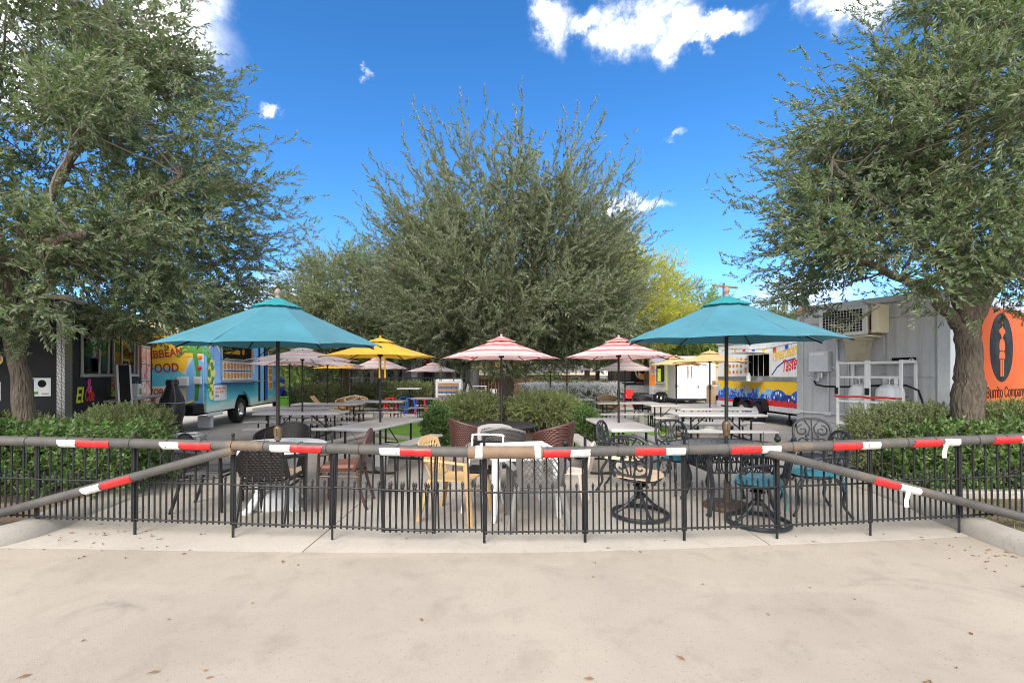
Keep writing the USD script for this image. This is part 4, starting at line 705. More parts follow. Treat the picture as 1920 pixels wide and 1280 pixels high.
rear('flavor_board',sbox(-1.85,.75,-1.0,1.25),.0155,m_cream); rear_text('FLAVOR',.16,-1.75,1.02,m_dred,0,.8); rear_text('MORE',.16,-1.75,.8,m_dred,0,.8)
for z,m_ in ((2.05,m_flame),(1.75,m_red),(1.4,m_lgrey)): b = MB(); b.lathe([(0,0),(.06,0),(.06,.02),(.04,.03),(0,.034)],16,T(-.011,.17,z)@RY(-PI/2)); part(ft,'tail_lamp',b,m_,smooth=35)
b = MB(); b.rbox(-.12,-.012,.42,.70,1.25,1.5,.02); b.rbox(-.1,-.012,.1,.3,1.3,1.5,.02); part(ft,'power_box',b,m_lgrey)
b = MB(); b.tube([(-.05,.3,.85),(-.1,.45,.78),(-.1,.62,.84),(-.06,.75,.92)],.03,6); part(ft,'yellow_hose',b,m_yel,smooth=True)
b = MB(); b.rbox(-.55,-.012,.05,Wd,.52,.78,.03); bm = part(ft,'rear_bumper',b,m_black); b = MB(); b.rbox(-.56,-.551,.55,.68,.62,.68,.002); part(bm,'red_reflector',b,m_red)
b = MB(); b.rbox(.0,.9,-.03,-.002,.40,.5,.01); b.rbox(.35,.5,.05,.4,.06,.4,.01); part(ft,'step_rail',b,m_lgrey)
# side: painted palms, hatch, menu
def palm_shape(x,z,h,s=1): return unary_union([LineString([(x-.12*s,z-h),(x-.05*s,z-h*.5),(x,z)]).buffer(.035*s)]), unary_union([Polygon([(x,z),(x+math.cos(a)*.30*s,z+math.sin(a)*.26*s+.06),(x+math.cos(a)*.55*s,z+math.sin(a)*.30*s-.10),(x+math.cos(a)*.28*s,z+math.sin(a)*.2*s-.02)]).buffer(.01) for a in np.linspace(-.9,4.0,9)])
for x,z,h,s in ((.42,2.55,1.6,1.0),(.15,2.75,1.0,.8),(2.45,2.85,.5,.7)):
    tr0, fr0 = palm_shape(x,z,h,s); clip = sbox(.02,.6,LBx-.02,zt-.05); panel(ft,'painted_palm',tr0.intersection(clip),-.0605-.0+.06,m_tan); panel(ft,'painted_palm',fr0.intersection(clip),-.005,m_pale_y)
panel(ft,'painted_bush',unary_union([Point(.25+.1*math.sin(k*2.1),1.0+.09*k).buffer(.11+.03*math.cos(k),8) for k in range(12)]),-.0092,m_pale_y); panel(ft,'painted_bush',unary_union([Point(.2+.12*math.cos(k*1.7),1.05+.1*k).buffer(.07,8) for k in range(11)]),-.0135,m_green_p)
b = MB(); b.box(.85,2.95,-.012,-.004,1.62,2.5); part(ft,'hatch_opening',b,m_dark)
b = MB(); b.rbox(.8,3.0,-.05,-.013,2.0,2.06,.005); b.rbox(.8,.85,-.05,-.013,1.5,2.5,.005); b.rbox(2.95,3.0,-.05,-.013,1.5,2.5,.005); part(ft,'hatch_frame',b,m_alu)
b = MB(); b.slab(np.array([[(.78,-.02,2.52),(.78,-.85,2.58)],[(3.05,-.02,2.52),(3.05,-.85,2.58)]]),.03); part(ft,'hatch_flap',b,m_steel)
b = MB(); b.bar((.85,-.03,2.0),(.85,-.7,2.55),.02); b.bar((2.95,-.03,2.0),(2.95,-.7,2.55),.02); part(ft,'flap_stay',b,m_dark)
b = MB(); b.rbox(.86,2.94,-.04,-.0135,1.40,1.98,.004); part(ft,'menu_board',b,m_white)
for i in range(9):
    for j in range(2): panel(ft,'dish_photo',affinity.scale(Point(.99+i*.228,1.54+j*.29).buffer(.09,10),.95,1.15),-.0402,m_food)
panel(ft,'menu_caption',sbox(.9,1.665,2.9,1.70),-.0402,m_navy)
b = MB(); b.rbox(.8,3.3,-.32,-.014,1.335,1.375,.006); part(ft,'counter',b,m_steel)
panel(ft,'inside_banner',Polygon([(.95,2.2),(2.1,2.2),(2.1,2.34),(1.9,2.34)]),-.0125,m_yel); panel(ft,'inside_banner',affinity.scale(Point(2.35,2.3).buffer(.1,12),1,1),-.0125,m_flame)
panel(ft,'price_sign',sbox(.35,.82,1.15,1.26),-.0185,m_white)
for k,(tx,m_) in enumerate((('TAX INCLUDED',m_red),('GREAT FOOD',m_red),('OPEN',m_navy))): letters(ft,'sign_lettering',tx,.065,.43,1.14-.11*k,-.0228,m_,.003,sx=.9)
panel(ft,'notice',sbox(3.05,1.62,3.28,2.02),-.0045,m_white); panel(ft,'cone_picture',affinity.scale(Point(3.15,2.25).buffer(.1,10),.8,1.6),-.0045,m_flame)
b = MB(); b.rbox(3.62,3.66,-.03,-.004,.62,2.75,.004); b.rbox(3.68,3.76,-.022,-.004,.62,2.75,.004); b.rbox(4.15,4.19,-.03,-.004,.62,2.75,.004); part(ft,'door_trim',b,m_dark)
panel(ft,'door_panel',sbox(3.80,.65,4.12,2.72),-.0045,m_sky); panel(ft,'cab_stripe',sbox(4.24,.65,4.5,2.72),-.0045,m_blue)
panel(ft,'menu_column',sbox(4.55,1.0,5.0,2.72),-.0045,m_cream)
for k in range(6): panel(ft,'dish_photo',sbox(4.6,1.05+k*.26,4.95,1.27+k*.26),-.009,m_food)
wheel(ft,2.35,-.02+.2,.42,.26); wheel(ft,LBx+.75,.2,.40,.26)
b = MB(); b.rbox(LBx+.002,LBx+1.35,.12,Wd-.15,.75,1.5,.14); cab = part(ft,'bonnet',b,m_blue,smooth=40); b = MB(); b.slab(np.stack([np.c_[LBx+.75+np.cos(a:=np.linspace(0,PI,13))*.52, np.full(13,.0), .42+np.sin(a)*.52], np.c_[LBx+.75+np.cos(a)*.52, np.full(13,.35), .42+np.sin(a)*.52]],1),.03); part(ft,'front_fender',b,m_blue,smooth=40)
panel(ft,'painted_palm',unary_union([affinity.rotate(affinity.scale(Point(LBx+.3+.22*k,1.15).buffer(.08,6),1,2.2),30*k) for k in range(4)]),.118,m_pale_y)
b = MB(); b.rbox(.1,LBx+1.0,.3,Wd-.2,.42,.74,.03); part(ft,'chassis',b,m_black)
gb = thing('waste_bin', 'bright green bin standing beside the blue truck cab', 'bin', (r0+(r1-r0)/LT*4.55+np.array([.55,0])), rot); b = MB(); b.lathe([(0,0),(.2,0),(.24,.62),(.26,.62),(.26,.66),(0,.7)],4,RZ(PI/4)); part(gb,'body',b,flat('bright_green',(.22,.6,.06),.5)); b = MB(); b.rbox(-.19,.19,-.2,.2,.70,.75,.03); part(gb,'lid',b,flat('bright_green_lid',(.2,.55,.06),.5))

# ------------------------------------------------------------------ umbrellas
def canvas_mat(name, stops=None, col=None, trans=.25):
    n = {'uv': ('texture_coordinate', {}), 's': ('separate_xyz', {}), 'nz': ('noise_texture', dict(scale=2.0, detail=6.0, roughness=.62)), 'k': ('map_range', dict(from_min=.3, from_max=.7, to_min=.8, to_max=1.12)), 'sc': ('vector_math', dict(math_type='scale')),
         'n2': ('noise_texture', dict(scale=7.0, detail=2.0)), 'b': ('bump', dict(strength=.25, distance=.02)), 'p': ('principled_bsdf', dict(roughness=.85, specular_ior_level=.15, sheen_weight=.1)), 't': ('translucent_bsdf', {}), 'x': ('mix_closure', dict(fac=trans))}
    l = [('uv.UV','s.vector'), ('uv.object','nz.vector'), ('uv.object','n2.vector'), ('n2.fac','b.height'), ('b.normal','p.normal'), ('nz.fac','k.value'), ('k.result','sc.scale'), ('sc.vector','p.base_color'), ('sc.vector','t.color'), ('p.BSDF','x.closure1'), ('t.BSDF','x.closure2')]
    if stops:
        n['r'] = ('rgb_ramp', dict(ramp=stops, interpolate=False)); l += [('s.y','r.fac'), ('r.color','sc.vector1')]
    else:
        n['c'] = ('color', dict(value=col)); l.append(('c.color','sc.vector1'))
    return L(name, n, l, 'x.closure')
m_teal_c = canvas_mat('teal_canvas', col=(.042,.175,.225), trans=.07); m_teal_v = canvas_mat('teal_vent_canvas', col=(.02,.24,.27)); m_yel_c = canvas_mat('yellow_canvas', col=(.72,.40,.035)); m_yel_p = canvas_mat('faded_yellow_canvas', col=(.76,.54,.25)); m_gold_c = canvas_mat('gold_canvas', col=(.75,.36,.01))
_R, _W, _P, _B, _C = (.70,.19,.21), (.80,.70,.66), (.76,.47,.46), (.42,.37,.50), (.74,.65,.50)
m_strp = canvas_mat('red_stripe_canvas', stops=[(0,_P),(.10,_R),(.22,_C),(.28,_R),(.42,_W),(.47,_B),(.50,_C),(.57,_R),(.69,_W),(.75,_B),(.775,_W),(.83,_C),(.86,_R),(.90,_W),(.955,_R)], trans=.35)
_R2, _W2, _B2 = (.84,.47,.45), (.88,.78,.72), (.78,.67,.66)
m_pink_c = canvas_mat('faded_stripe_canvas', stops=[(0,_R2),(.1,_W2),(.24,_R2),(.34,_W2),(.42,_B2),(.45,_W2),(.52,_R2),(.62,_W2),(.74,_B2),(.77,_W2),(.86,_R2),(.90,_W2),(.96,_R2)], trans=.45)
m_pole_b = flat('bronze_pole', (.018,.013,.010), .5, metal=.2); m_pole_k = flat('black_pole', (.009,.009,.010), .5)
m_bronze = flat('worn_bronze', (.16,.105,.06), .45, metal=.5, dirt=((.08,.06,.05),.6,12))
m_stone_k = flat('weathered_knob', (.22,.17,.14), .7)
def uvpart(parent, name, P, uv, mat, label=None):
    P = np.asarray(P, float); m, n = P.shape[:2]; f = [[i*n+j,(i+1)*n+j,(i+1)*n+j+1,i*n+j+1] for i in range(m-1) for j in range(n-1)]
    x = usdkit.mesh(stage, numbered(str(parent.GetPath()), name), (P.reshape(-1,3), f), mat, True, uv=np.asarray(uv).reshape(-1,2)); x.CreateDoubleSidedAttr(True); return setd(x.GetPrim(), label)
def umbrella(label, X, Y, R, z_rim, z_top, mat, vent=None, ribs=8, a0=.2, pole=m_pole_k, pole_r=.019, pole_z0=.1, tilt=0.0, group=None, collar=False, finial=None, seed=0, vent_r=.24, tie=None, flap=0.0):
    """market umbrella; the thing's base is at the foot of its pole"""
    rng = np.random.default_rng(seed+500); t = thing('patio_umbrella', label, 'umbrella', (X,Y,0), group=group)
    A = T(0,0,z_top) @ RX(tilt) @ T(0,0,-z_top)
    b = MB(); b.tube([(0,0,pole_z0),(0,0,z_top-.02)], pole_r, 12); part(t, 'pole', b, pole, smooth=35)
    def surf(k, r0, r1, nv, nu=9, lift=0.0, scal=.03, drop=0.0):
        aa, ab = a0+k/ribs*2*PI, a0+(k+1)/ribs*2*PI; rows = []; uv = []
        for v in np.linspace(0,1,nv):
            r = r0+(r1-r0)*v; row = []
            for u in np.linspace(0,1,nu):
                p = (1-u)*np.array([math.cos(aa),math.sin(aa)]) + u*np.array([math.cos(ab),math.sin(ab)]); arc = 4*u*(1-u)
                q = p*r*(1 - .035*arc*v); f = r/R
                z = z_top - (z_top-z_rim)*(f**1.06) - .045*math.sin(PI*min(1,f))*(1-arc)*.3 - .022*arc*math.sin(PI*min(1,f)) + scal*arc*f*f*.7 + lift*(1-v*drop) + rng.normal(0,.002)
                row.append([q[0],q[1],z])
            rows.append(row); uv.append([(u,r/R) for u in np.linspace(0,1,nu)])
        P = np.array(rows); P = P @ A[:3,:3].T + A[:3,3]; return P, uv
    for k in range(ribs):
        P, uv = surf(k, vent_r*.7, R, 10); uvpart(t, 'canopy_panel', P, uv, mat)
    vm = vent or mat
    for k in range(ribs):
        P, uv = surf(k, .02, vent_r*(1.0+.10*rng.random()), 6, lift=.035, scal=.10+flap*rng.random()); uvpart(t, 'vent_panel', P, uv, vm)
    for k in range(ribs):
        a = a0+k/ribs*2*PI; e = np.array([math.cos(a)*R, math.sin(a)*R, z_rim-.012]); s = np.array([math.cos(a)*.05, math.sin(a)*.05, z_top-.075]); m_ = s*.55+e*.45; hub = np.array([math.cos(a)*.04, math.sin(a)*.04, z_rim+(z_top-z_rim)*.22])
        pts = np.array([s,m_,e,hub]) @ A[:3,:3].T + A[:3,3]
        b = MB(); b.tube([pts[0],pts[1],pts[2]],.008,5); b.tube([pts[3],pts[1]],.006,5); part(t, 'rib', b, m_dark)
    b = MB(); b.lathe([(0,-.05),(.045,-.05),(.045,.03),(0,.03)],12,T(0,0,z_rim+(z_top-z_rim)*.22)); part(t, 'hub', b, m_dark)
    b = MB(); b.lathe([(0,-.02),(.03,-.02),(.028,.01),(.02,.02),(.034,.045),(.038,.065),(.03,.09),(.012,.105),(0,.107)],14,T(0,0,z_top+.03)@(S(1,1,1) if finial else S(.6,.6,.35))); part(t, 'finial', b, finial or mat, smooth=35)
    if collar: b = MB(); b.lathe([(0,-.085),(.036,-.085),(.040,-.03),(.046,-.01),(.046,.06),(.030,.085),(0,.085)],16,T(0,0,collar)); b.rbox(-.012,.012,-.062,-.04,-.02,.06,.004,T(0,0,collar)); part(t, 'pole_collar', b, m_bronze, smooth=35)
    else: b = MB(); b.lathe([(0,-.05),(.028,-.05),(.028,.05),(0,.05)],12,T(0,0,1.25)); b.tube([(.02,0,1.25),(.07,0,1.25),(.07,0,1.21)],.006,5); part(t, 'crank', b, pole, smooth=35)
    if tie:
        for dx in (0,.09): b = MB(); b.grid([[(.12+dx,-.5,z_rim-.03-.08*i),(.145+dx,-.5+.01*math.sin(i*2),z_rim-.03-.08*i)] for i in range(5)]); part(t, 'tie_strap', b, mat)
    return t
PT = lambda px, Y: (px-CX)/FOC*Y
umbrella('big teal umbrella over the white round table on the left', PT(521,5.45), 5.45, 1.25, 1.90, 2.46, m_teal_c, m_teal_v, 8, .0, m_pole_b, .021, .45, collar=.86, finial=m_stone_k, seed=1, vent_r=.27, flap=.06, tilt=.03)
umbrella('big teal umbrella over the oval cast metal table on the right', PT(1362,5.35), 5.35, 1.22, 1.95, 2.46, m_teal_c, m_teal_v, 8, .09, m_pole_b, .021, .06, collar=.93, finial=m_stone_k, seed=2, vent_r=.27, flap=.10, tilt=.03)
umbrella('bright yellow umbrella over the left picnic table by the turf', PT(713,7.85), 7.85, 1.0, 1.86, 2.17, m_yel_c, None, 6, .35, seed=3, tie=True)
umbrella('red striped umbrella over the black round table, before the middle oak trunk', PT(940,7.55), 7.55, 1.01, 1.82, 2.17, m_strp, None, 6, .1, seed=4)
umbrella('red striped umbrella over the right picnic table by the turf', PT(1160,7.75), 7.75, 1.0, 1.84, 2.17, m_strp, None, 8, .3, m_pole_b, seed=5)
umbrella('pale pink striped umbrella low behind the left teal umbrella, on the front row table', PT(567,10.1), 10.1, 1.22, 1.86, 2.14, m_pink_c, None, 8, .2, seed=6)
umbrella('pale pink striped umbrella partly hidden behind the left teal umbrella pole', PT(543,11.5), 11.5, 1.05, 1.80, 2.08, m_pink_c, None, 8, .3, seed=7)
umbrella('pale pink striped umbrella seen slightly from below, left of the yellow one', PT(614,13.1), 13.1, 1.05, 1.82, 2.02, m_pink_c, None, 8, .1, seed=8)
umbrella('pink striped umbrella just behind the right half of the bright yellow one', PT(709,14.3), 14.3, .98, 1.74, 2.12, m_pink_c, None, 8, .0, seed=9)
umbrella('greyish pink umbrella standing before the dark porch, left of the slatted cabinet', PT(812,16.2), 16.2, .98, 1.66, 1.98, m_pink_c, None, 8, .2, seed=10)
umbrella('pale pink umbrella left of the pair before the web-covered hedge', PT(1032,16.8), 16.8, .86, 1.68, 1.93, m_pink_c, None, 8, .1, seed=11)
umbrella('pale pink umbrella right of the pair before the web-covered hedge', PT(1063,15.2), 15.2, .92, 1.70, 1.98, m_pink_c, None, 8, .4, seed=12)
umbrella('pale pink striped umbrella half covered by the red striped one on the right', PT(1172,13.6), 13.6, .98, 1.67, 2.04, m_pink_c, None, 8, .25, seed=13)
umbrella('faded yellow umbrella with hanging straps in front of the white box trailer', PT(1331,11.3), 11.3, .92, 1.86, 2.13, m_yel_p, None, 8, .15, seed=14, tie=True)
umbrella('faded yellow umbrella beside the chrome food trailer, left of the other faded one', PT(1268,12.6), 12.6, .80, 1.82, 2.05, m_yel_p, None, 8, .35, seed=15, tie=True)
umbrella('orange-yellow umbrella far behind the middle oak trunk', PT(945,25), 25, 1.3, 1.95, 2.4, m_gold_c, None, 8, .2, seed=16)
umbrella('yellow umbrella far back, half hidden behind the pink umbrellas on the left', PT(640,17.2), 17.2, 1.15, 1.78, 2.05, m_gold_c, None, 8, .2, seed=17)
m_bucket = flat('bucket_plastic', (.60,.59,.55), .5, dirt=((.4,.37,.32),.5,5))
def bucket(label, X, Y, r=.155, h=.36):
    t = thing('bucket', label, 'bucket', (X,Y,0)); b = MB(); b.lathe([(0,0),(r*.82,0),(r,h*.86),(r*1.06,h*.86),(r*1.06,h*.90),(r*1.0,h*.91),(r*1.03,h),(r*.97,h),(r*.94,h*.85),(r*.9,h*.8),(0,h*.8)],24); part(t,'body',b,m_bucket,smooth=30)
    b = MB(); a = np.linspace(0,PI,10); b.tube(np.c_[np.cos(a)*r*1.05,-np.sin(a)*r*.9, h*.88-np.sin(a)*r*.5],.004,5); part(t,'handle',b,m_steel); return t
for px, Y, lb in ((713,7.85,'white bucket weighing down the bright yellow umbrella'),(567,10.1,'beige bucket weighing down the nearest pale pink umbrella on the left'),(1160,7.75,'white bucket weighing down the right red striped umbrella'),(1331,11.3,'white bucket weighing down the faded yellow umbrella nearer the camera'),
                  (709,14.3,'white bucket weighing down the pink umbrella behind the yellow one'),(812,16.2,'grey bucket weighing down the greyish pink umbrella')): bucket(lb, PT(px,Y), Y)
bucket('white bucket with a red print, on the paving behind the right picnic table', PT(1208,14.0), 14.0, .19, .44)
bucket('pale bucket under the front table on the right', PT(1330,9.4), 9.4, .19, .42)
bt_ = thing('umbrella_base', 'round rusty cast umbrella base under the oval metal table', 'umbrella base', (PT(1364,5.35),5.35,0)); b = MB(); b.lathe([(0,0),(.27,0),(.275,.02),(.25,.045),(.16,.06),(.05,.07),(.035,.30),(.024,.30),(.024,.06),(0,.06)],36); part(bt_,'body',b,flat('rusty_iron',(.075,.05,.035),.7,bump=.5,dirt=((.15,.07,.03),.6,9)),smooth=35)

# ------------------------------------------------------------------ picnic tables
m_ptop = flat('grey_table_plastic', (.50,.49,.475), .5, var=.06, bump=.15, dirt=((.33,.31,.29),.5,2.2)); m_legp = flat('black_tube', (.010,.010,.011), .5)
def picnic(label, X, Y, rz, group=None, hinge=True):
    t = thing('picnic_table', label, 'picnic table', (X,Y,0), rz, group); w = .915
    b = MB(); b.rbox(-w,w,-.37,.37,.69,.74,.014); part(t,'tabletop',b,m_ptop)
    for s in (-1,1): b = MB(); b.rbox(-w,w,s*.64-.13,s*.64+.13,.405,.445,.012); part(t,'bench',b,m_ptop)
    for s in (-1,1):
        x = s*.62
        for q in (-1,1):
            b = MB(); b.tube([(x,q*.26,.69),(x,q*.26,.10),(x,q*.28,.05),(x,q*.34,.025),(x,q*.45,.018)],.019,8); part(t,'leg',b,m_legp,smooth=35)
            b = MB(); b.tube([(x,q*.64,.405),(x,q*.64,.2),(x,q*.66,.08),(x,q*.62,.03),(x,q*.5,.018),(x,q*.45,.018)],.017,8); part(t,'bench_leg',b,m_legp,smooth=35)
        b = MB(); b.tube([(x,-.45,.018),(x,.45,.018)],.017,6); part(t,'foot_bar',b,m_legp)
        b = MB(); b.tube([(x,0,.30),(x-s*.42,0,.685)],.011,6); b.tube([(x,-.26,.30),(x,.26,.30)],.011,6); part(t,'brace',b,m_legp)
    return t
pt0 = picnic('grey picnic table at the left edge of the turf, pierced by the bright yellow umbrella', PT(713,7.85)+.0, 7.85, math.radians(75))
def ptable(label, px, Y, rz): return dup(pt0, (PT(px,Y),Y,0), rz, label)
ptable('grey picnic table at the right turf edge, pierced by a red striped umbrella', 1160, 7.75, math.radians(93))
ptable('grey picnic table under the nearest pale pink umbrella, first of the left rows', 567, 10.1, .03)
ptable('grey picnic table in the left rows, second behind the white round table', 556, 11.5, .02)
ptable('grey picnic table in the left rows, third behind the white round table', 617, 13.1, -.02)
ptable('grey picnic table in front of the tan rattan chairs, left of the stools', 706, 14.4, .0)
ptable('grey picnic table under the greyish pink umbrella by the slatted cabinet', 822, 16.2, .03)
ptable('grey picnic table nearest on the right, beyond the cast metal chairs', 1342, 9.7, -.03)
ptable('grey picnic table in the right rows, second beyond the cast metal chairs', 1336, 11.3, -.02)
ptable('grey picnic table in the right rows, in front of the white box trailer', 1275, 12.6, .0)
ptable('grey picnic table by the red-printed bucket, left of the chrome food trailer', 1172, 13.7, .03)
ptable('grey picnic table before the web-covered hedge', 1062, 15.4, .05)

# ------------------------------------------------------------------ chairs
def weave_mat(name, a, c, sc=70):
    n = {'tc': ('texture_coordinate', {}), 'w1': ('wave_texture', dict(wave_type='bands', bands_direction='z', profile='sine', scale=sc*.16, distortion=.4)), 'w2': ('wave_texture', dict(wave_type='bands', bands_direction='diagonal', profile='sine', scale=sc*.2)), 'm': ('math', dict(math_type='multiply')),
         'r': ('rgb_ramp', dict(ramp=[(0,tuple(np.array(a)*.35)),(.35,a),(1,c)])), 'nz': ('noise_texture', dict(scale=5.0)), 'k': ('map_range', dict(from_min=.3,from_max=.7,to_min=.8,to_max=1.2)), 's': ('vector_math', dict(math_type='scale')), 'b': ('bump', dict(strength=.9, distance=.006)), 'p': ('principled_bsdf', dict(roughness=.5))}
    return L(name, n, [('tc.object','w1.vector'),('tc.object','w2.vector'),('tc.object','nz.vector'),('w1.fac','m.value1'),('w2.fac','m.value2'),('m.value','r.fac'),('r.color','s.vector1'),('nz.fac','k.value'),('k.result','s.scale'),('s.vector','p.base_color'),('m.value','b.height'),('b.normal','p.normal')])
m_wick_d = weave_mat('dark_wicker', (.022,.017,.015), (.07,.056,.048)); m_wick_b = weave_mat('brown_wicker', (.085,.03,.022), (.16,.06,.045)); m_wick_g = weave_mat('grey_mesh', (.07,.065,.06), (.15,.14,.135), 110); m_wick_t = weave_mat('tan_rattan', (.30,.18,.07), (.46,.31,.13), 40)
m_frame_d = flat('dark_bronze_frame', (.014,.012,.011), .45, metal=.1); m_frame_b = flat('brown_frame', (.075,.035,.028), .45)
m_pl_grey = flat('grey_resin', (.19,.18,.172), .5, var=.07, dirt=((.17,.16,.15),.5,4)); m_pl_tan = flat('tan_resin', (.52,.34,.155), .5, var=.07, dirt=((.40,.26,.13),.5,4)); m_pl_white = flat('white_resin', (.70,.71,.71), .45, dirt=((.5,.5,.48),.5,4)); m_pl_beige = flat('beige_resin', (.60,.50,.42), .5)
m_cast = flat('cast_metal', (.020,.023,.028), .42, var=.25, scale=8, metal=.2, dirt=((.06,.057,.054),.4,9)); m_cush_t = paint('teal_cushion', (.008,.125,.175), .9, .15, 5, bump=.5, bscale=25, sheen=.2); m_cush_b = paint('beige_cushion', (.56,.41,.28), .9, .1, 5, bump=.4, bscale=25)
def bez(pts, n=14):
    """smooth curve through points (Catmull-Rom)"""
    p = np.array(pts, float); p = np.vstack([2*p[0]-p[1], p, 2*p[-1]-p[-2]]); out = []
    for i in range(1,len(p)-2):
        for t in np.linspace(0,1,n,endpoint=False): out.append(.5*((2*p[i])+(-p[i-1]+p[i+1])*t+(2*p[i-1]-5*p[i]+4*p[i+1]-p[i+2])*t*t+(-p[i-1]+3*p[i]-3*p[i+1]+p[i+2])*t**3))
    return np.array(out+[p[-2]])
def wicker(label, X, Y, rz, weave=m_wick_d, frame=m_frame_d, cushion=None, arch=.05, h=.88, group=None, open_=False):
    """armchair with woven seat and back; faces local +y"""
    t = thing('wicker_chair', label, 'chair', (X,Y,0), rz, group); w = .24
    for s in (-1,1):
        b = MB(); b.tube(bez([(s*w,.22,.64),(s*w,.23,.42),(s*w,.24,0)],6),[.017]*12+[.014]); part(t,'leg',b,frame,smooth=35)
        b = MB(); b.tube(bez([(s*w*.95,-.20,.46),(s*w,-.23,.25),(s*w,-.31,0)],6),.018); part(t,'leg',b,frame,smooth=35)
        b = MB(); b.tube(bez([(s*w*.95,-.26,.70),(s*w*1.08,-.1,.69),(s*w*1.08,.12,.655),(s*w,.22,.64)],6),.019); part(t,'armrest',b,frame,smooth=35)
    u = np.linspace(-1,1,13); v = np.linspace(0,1,10)
    seat = np.array([[(a*w*.98, -.21+.44*c, .445-.012*(1-a*a)+.01*c) for c in v] for a in u]); b = MB(); b.slab(seat,.03); part(t,'seat',b,weave)
    top = lambda a: h - arch*(abs(a)**2.4)*2
    back = np.array([[(a*w*(1+.03*c), -.20-.11*c-.03*(1-a*a)*0+.035*a*a, .46+(top(a)-.46)*c) for c in v] for a in u]); b = MB()
    if open_:
        for k in range(15):
            z = lambda a,c: None
            for sgn in (-1,1):
                pts = []
                for q in np.linspace(0,1,14):
                    a = -1.4+2.8*(k/14)+sgn*(q-.5)*1.4
                    if abs(a) <= 1: pts.append((a*w*(1+.03*q), -.20-.11*q+.035*a*a, .46+(top(a)-.46)*q))
                if len(pts) > 2: b.tube(pts,.006,4)
    else: b.slab(back,.022)
    part(t,'backrest',b,weave)
    rim = [(a*w*(1+.03), -.31+.035*a*a, top(a)) for a in u]; side = lambda s: [(s*w*(1+.03*c), -.20-.11*c+.035, .46+(top(s)-.46)*c) for c in v]
    b = MB(); b.tube(side(-1)+rim[1:-1]+side(1)[::-1],.019,8); part(t,'back_frame',b,frame,smooth=35)
    if cushion: b = MB(); b.rbox(-w*.93,w*.93,-.2,.22,.462,.515,.02); part(t,'cushion',b,cushion)
    b = MB(); b.tube([(-w,.235,.40),(w,.235,.40)],.013,6); b.tube([(-w,-.22,.38),(w,-.22,.38)],.013,6); b.tube([(-w,.235,.4),(-w,-.22,.38)],.013,6); b.tube([(w,.235,.4),(w,-.22,.38)],.013,6); part(t,'seat_frame',b,frame); return t
wicker('dark open-weave wicker chair left of the white round table, facing right', -3.55, 5.35, math.radians(-84), open_=False, weave=m_wick_g, h=.86, arch=.12)
wicker('dark wicker chair with its back to the fence, in front of the white round table', -2.60, 4.94, math.radians(3), cushion=m_cush_b, h=.87, arch=.10)
wicker('brown framed wicker chair right of the white round table, turned left', -2.02, 5.45, math.radians(97), m_wick_b, m_frame_b, cushion=flat('brown_cushion',(.20,.085,.06),.8), h=.90, arch=.08)
def tubchair(label, X, Y, rz, weave, frame, h=.85, r=.29, low=.62, group=None):
    """rounded barrel back wrapping into the arms"""
    t = thing('tub_chair', label, 'chair', (X,Y,0), rz, group); rows = []; rim = []
    for a in np.linspace(-PI*.80,PI*.80,25):
        f = max(0,1-abs(a)/(PI*.8)); hh = low+(h-low)*(f**.7); q = -PI/2+a
        rows.append([(math.cos(q)*(r-.05+.06*c), math.sin(q)*(r-.05+.07*c)-.02, .30+(hh-.30)*c) for c in np.linspace(0,1,8)]); rim.append(rows[-1][-1])
    b = MB(); b.slab(np.array(rows),.025); part(t,'backrest',b,weave,smooth=50); b = MB(); b.tube(rim,.018,8); part(t,'rim',b,frame,smooth=40)
    b = MB(); b.lathe([(0,.40),(r-.05,.40),(r-.04,.43),(r-.06,.455),(0,.46)],24); part(t,'seat',b,weave)
    for sx in (-1,1):
        for sy in (-1,1): b = MB(); b.tube([(sx*.19,sy*.19,.40),(sx*.22,sy*.22,0)],[.02,.014],8); part(t,'leg',b,frame)
    return t
tubchair('dark wicker chair with rounded back, behind the white round table', -3.22, 6.35, math.radians(184), m_wick_d, m_frame_d, .86, .34)
tubchair('grey mesh chair with rounded back, between the small white table and the black table', -.13, 6.4, 0.0, m_wick_g, m_pl_grey, .86, .30)
tubchair('red-brown barrel chair left of the black round table', -.66, 7.25, math.radians(-62), m_wick_b, m_frame_b, .88, .31)
tubchair('red-brown barrel chair right of the black round table', .62, 7.0, math.radians(64), m_wick_b, m_frame_b, .86, .31)
